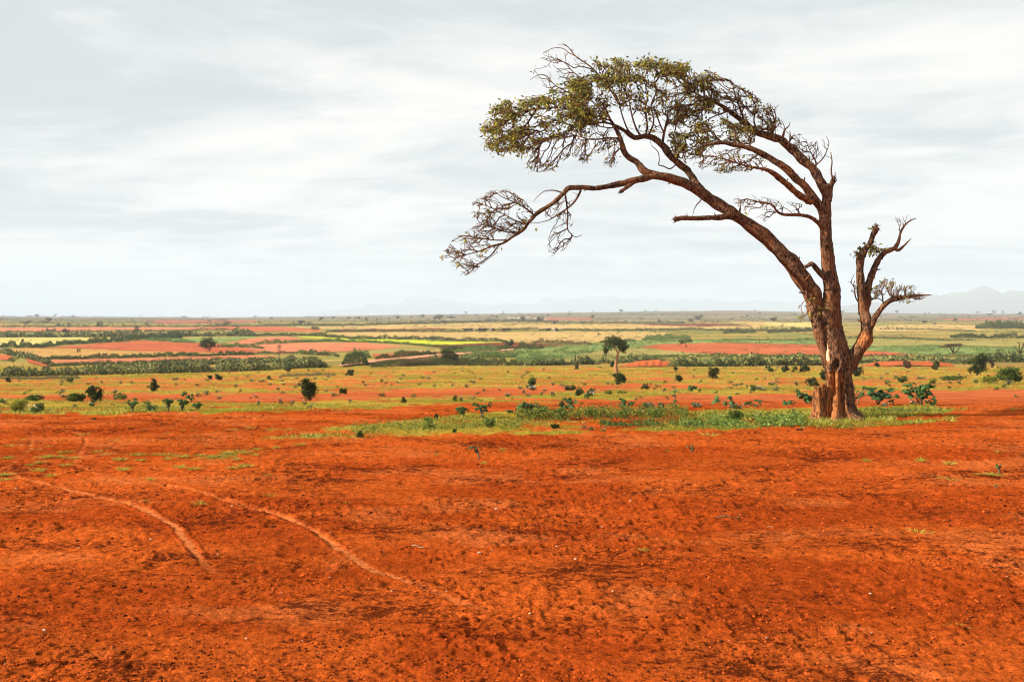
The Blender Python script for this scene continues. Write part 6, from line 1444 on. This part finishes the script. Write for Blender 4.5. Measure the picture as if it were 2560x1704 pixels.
def cow_mesh(seed, col):
    mb = MB()
    P = catmull(np.array([(-.75, 0, 1.0, .20), (-.6, 0, 1.0, .34), (-.1, 0, .98, .38), (.35, 0, 1.02, .36), (.6, 0, 1.08, .28), (.85, 0, 1.22, .17), (1.0, 0, 1.34, .15), (1.25, 0, 1.22, .12), (1.42, 0, 1.08, .08)]), 4)
    v, f = tube(P[:, :3], P[:, 3], 10); mb.add(v, f, col)
    for x, y in ((-.55, .18), (-.55, -.18), (.45, .16), (.45, -.16)):
        v, f = tube(np.array([(x, y, .95), (x+(.05 if x < 0 else 0), y, .5), (x, y, .0)]), np.array([.15, .08, .06]), 6); mb.add(v, f, col)
    v, f = tube(np.array([(.2, 0, 1.25), (.35, 0, 1.48), (.5, 0, 1.3)]), np.array([.14, .16, .12]), 8); mb.add(v, f, col)
    for y in (1, -1):
        v, f = tube(catmull(np.array([(1.08, y*.08, 1.42), (1.05, y*.28, 1.6), (1.1, y*.25, 1.85)]), 3), np.linspace(.04, .015, 7), 5); mb.add(v, f, (0.3, 0.25, 0.2))
        v, f = tube(np.array([(1.02, y*.1, 1.36), (.98, y*.25, 1.34), (.97, y*.32, 1.28)]), np.array([.05, .06, .02]), 5); mb.add(v, f, col)
    v, f = tube(catmull(np.array([(-.78, 0, 1.1), (-.92, 0, .8), (-.9, 0, .4)]), 3), np.linspace(.035, .03, 7), 5); mb.add(v, f, col)
    return mb.mesh('zebu', M_PLAIN, smooth=True)
cm = [cow_mesh(0, (0.07, 0.035, 0.02)), cow_mesh(1, (0.035, 0.022, 0.018)), cow_mesh(2, (0.45, 0.36, 0.28))]
for i, px in enumerate([1164, 1170, 1179, 1187, 1198, 1203, 1208, 1213, 1226, 1231, 1257, 1262, 1270, 1370, 1383, 1390]):
    s = Spot(px, 829.5-(px-1160)*.002+random.uniform(-.5, .5)); o = obj('zebu', cm[2 if i in (3, 8, 14) else i % 2], None, s.p); o.rotation_euler = (0, 0, random.choice([0.2, 3.0, .5, 2.7, 1.2])); o.scale = (1.35,)*3
    pale = i in (3, 8, 14)
    tag(o, ('pale grazing zebu of the small herd by the long thin hedge' if pale else 'dark grazing zebu of the small herd by the long thin hedge'), 'cow', 'pale zebu in the far herd' if pale else 'dark zebu in the far herd')
for px, row, h, w_, lab in ((194, 880, 9, 4.6, 'thicker brown dead stump standing in the left stubble field'), (200, 880, 10.5, 2.6, 'thinner forked dead stump standing in the left stubble field')):
    s = Spot(px, row); P = catmull(np.array([s.off(px, row+1), s.off(px-.4, row-h*.5), s.off(px+.5, row-h)]), 5)
    v, f = tube(P, np.linspace(w_*.55, w_*.4, len(P))*s.m, 10, .3, 4)
    mb = MB(); mb.add(v, f, (0.10, 0.045, 0.02))
    P = np.array([s.off(px, row-h*.6), s.off(px+w_*.6, row-h*.85), s.off(px+w_*.7, row-h*1.05)]); v, f = tube(P, np.array([w_*.25, w_*.2, w_*.1])*s.m, 7); mb.add(v, f, (0.10, 0.045, 0.02))
    o = obj('dead_stump', mb.mesh('dead_stump', M_STEM, smooth=True), None, s.p); tag(o, lab, 'stump')
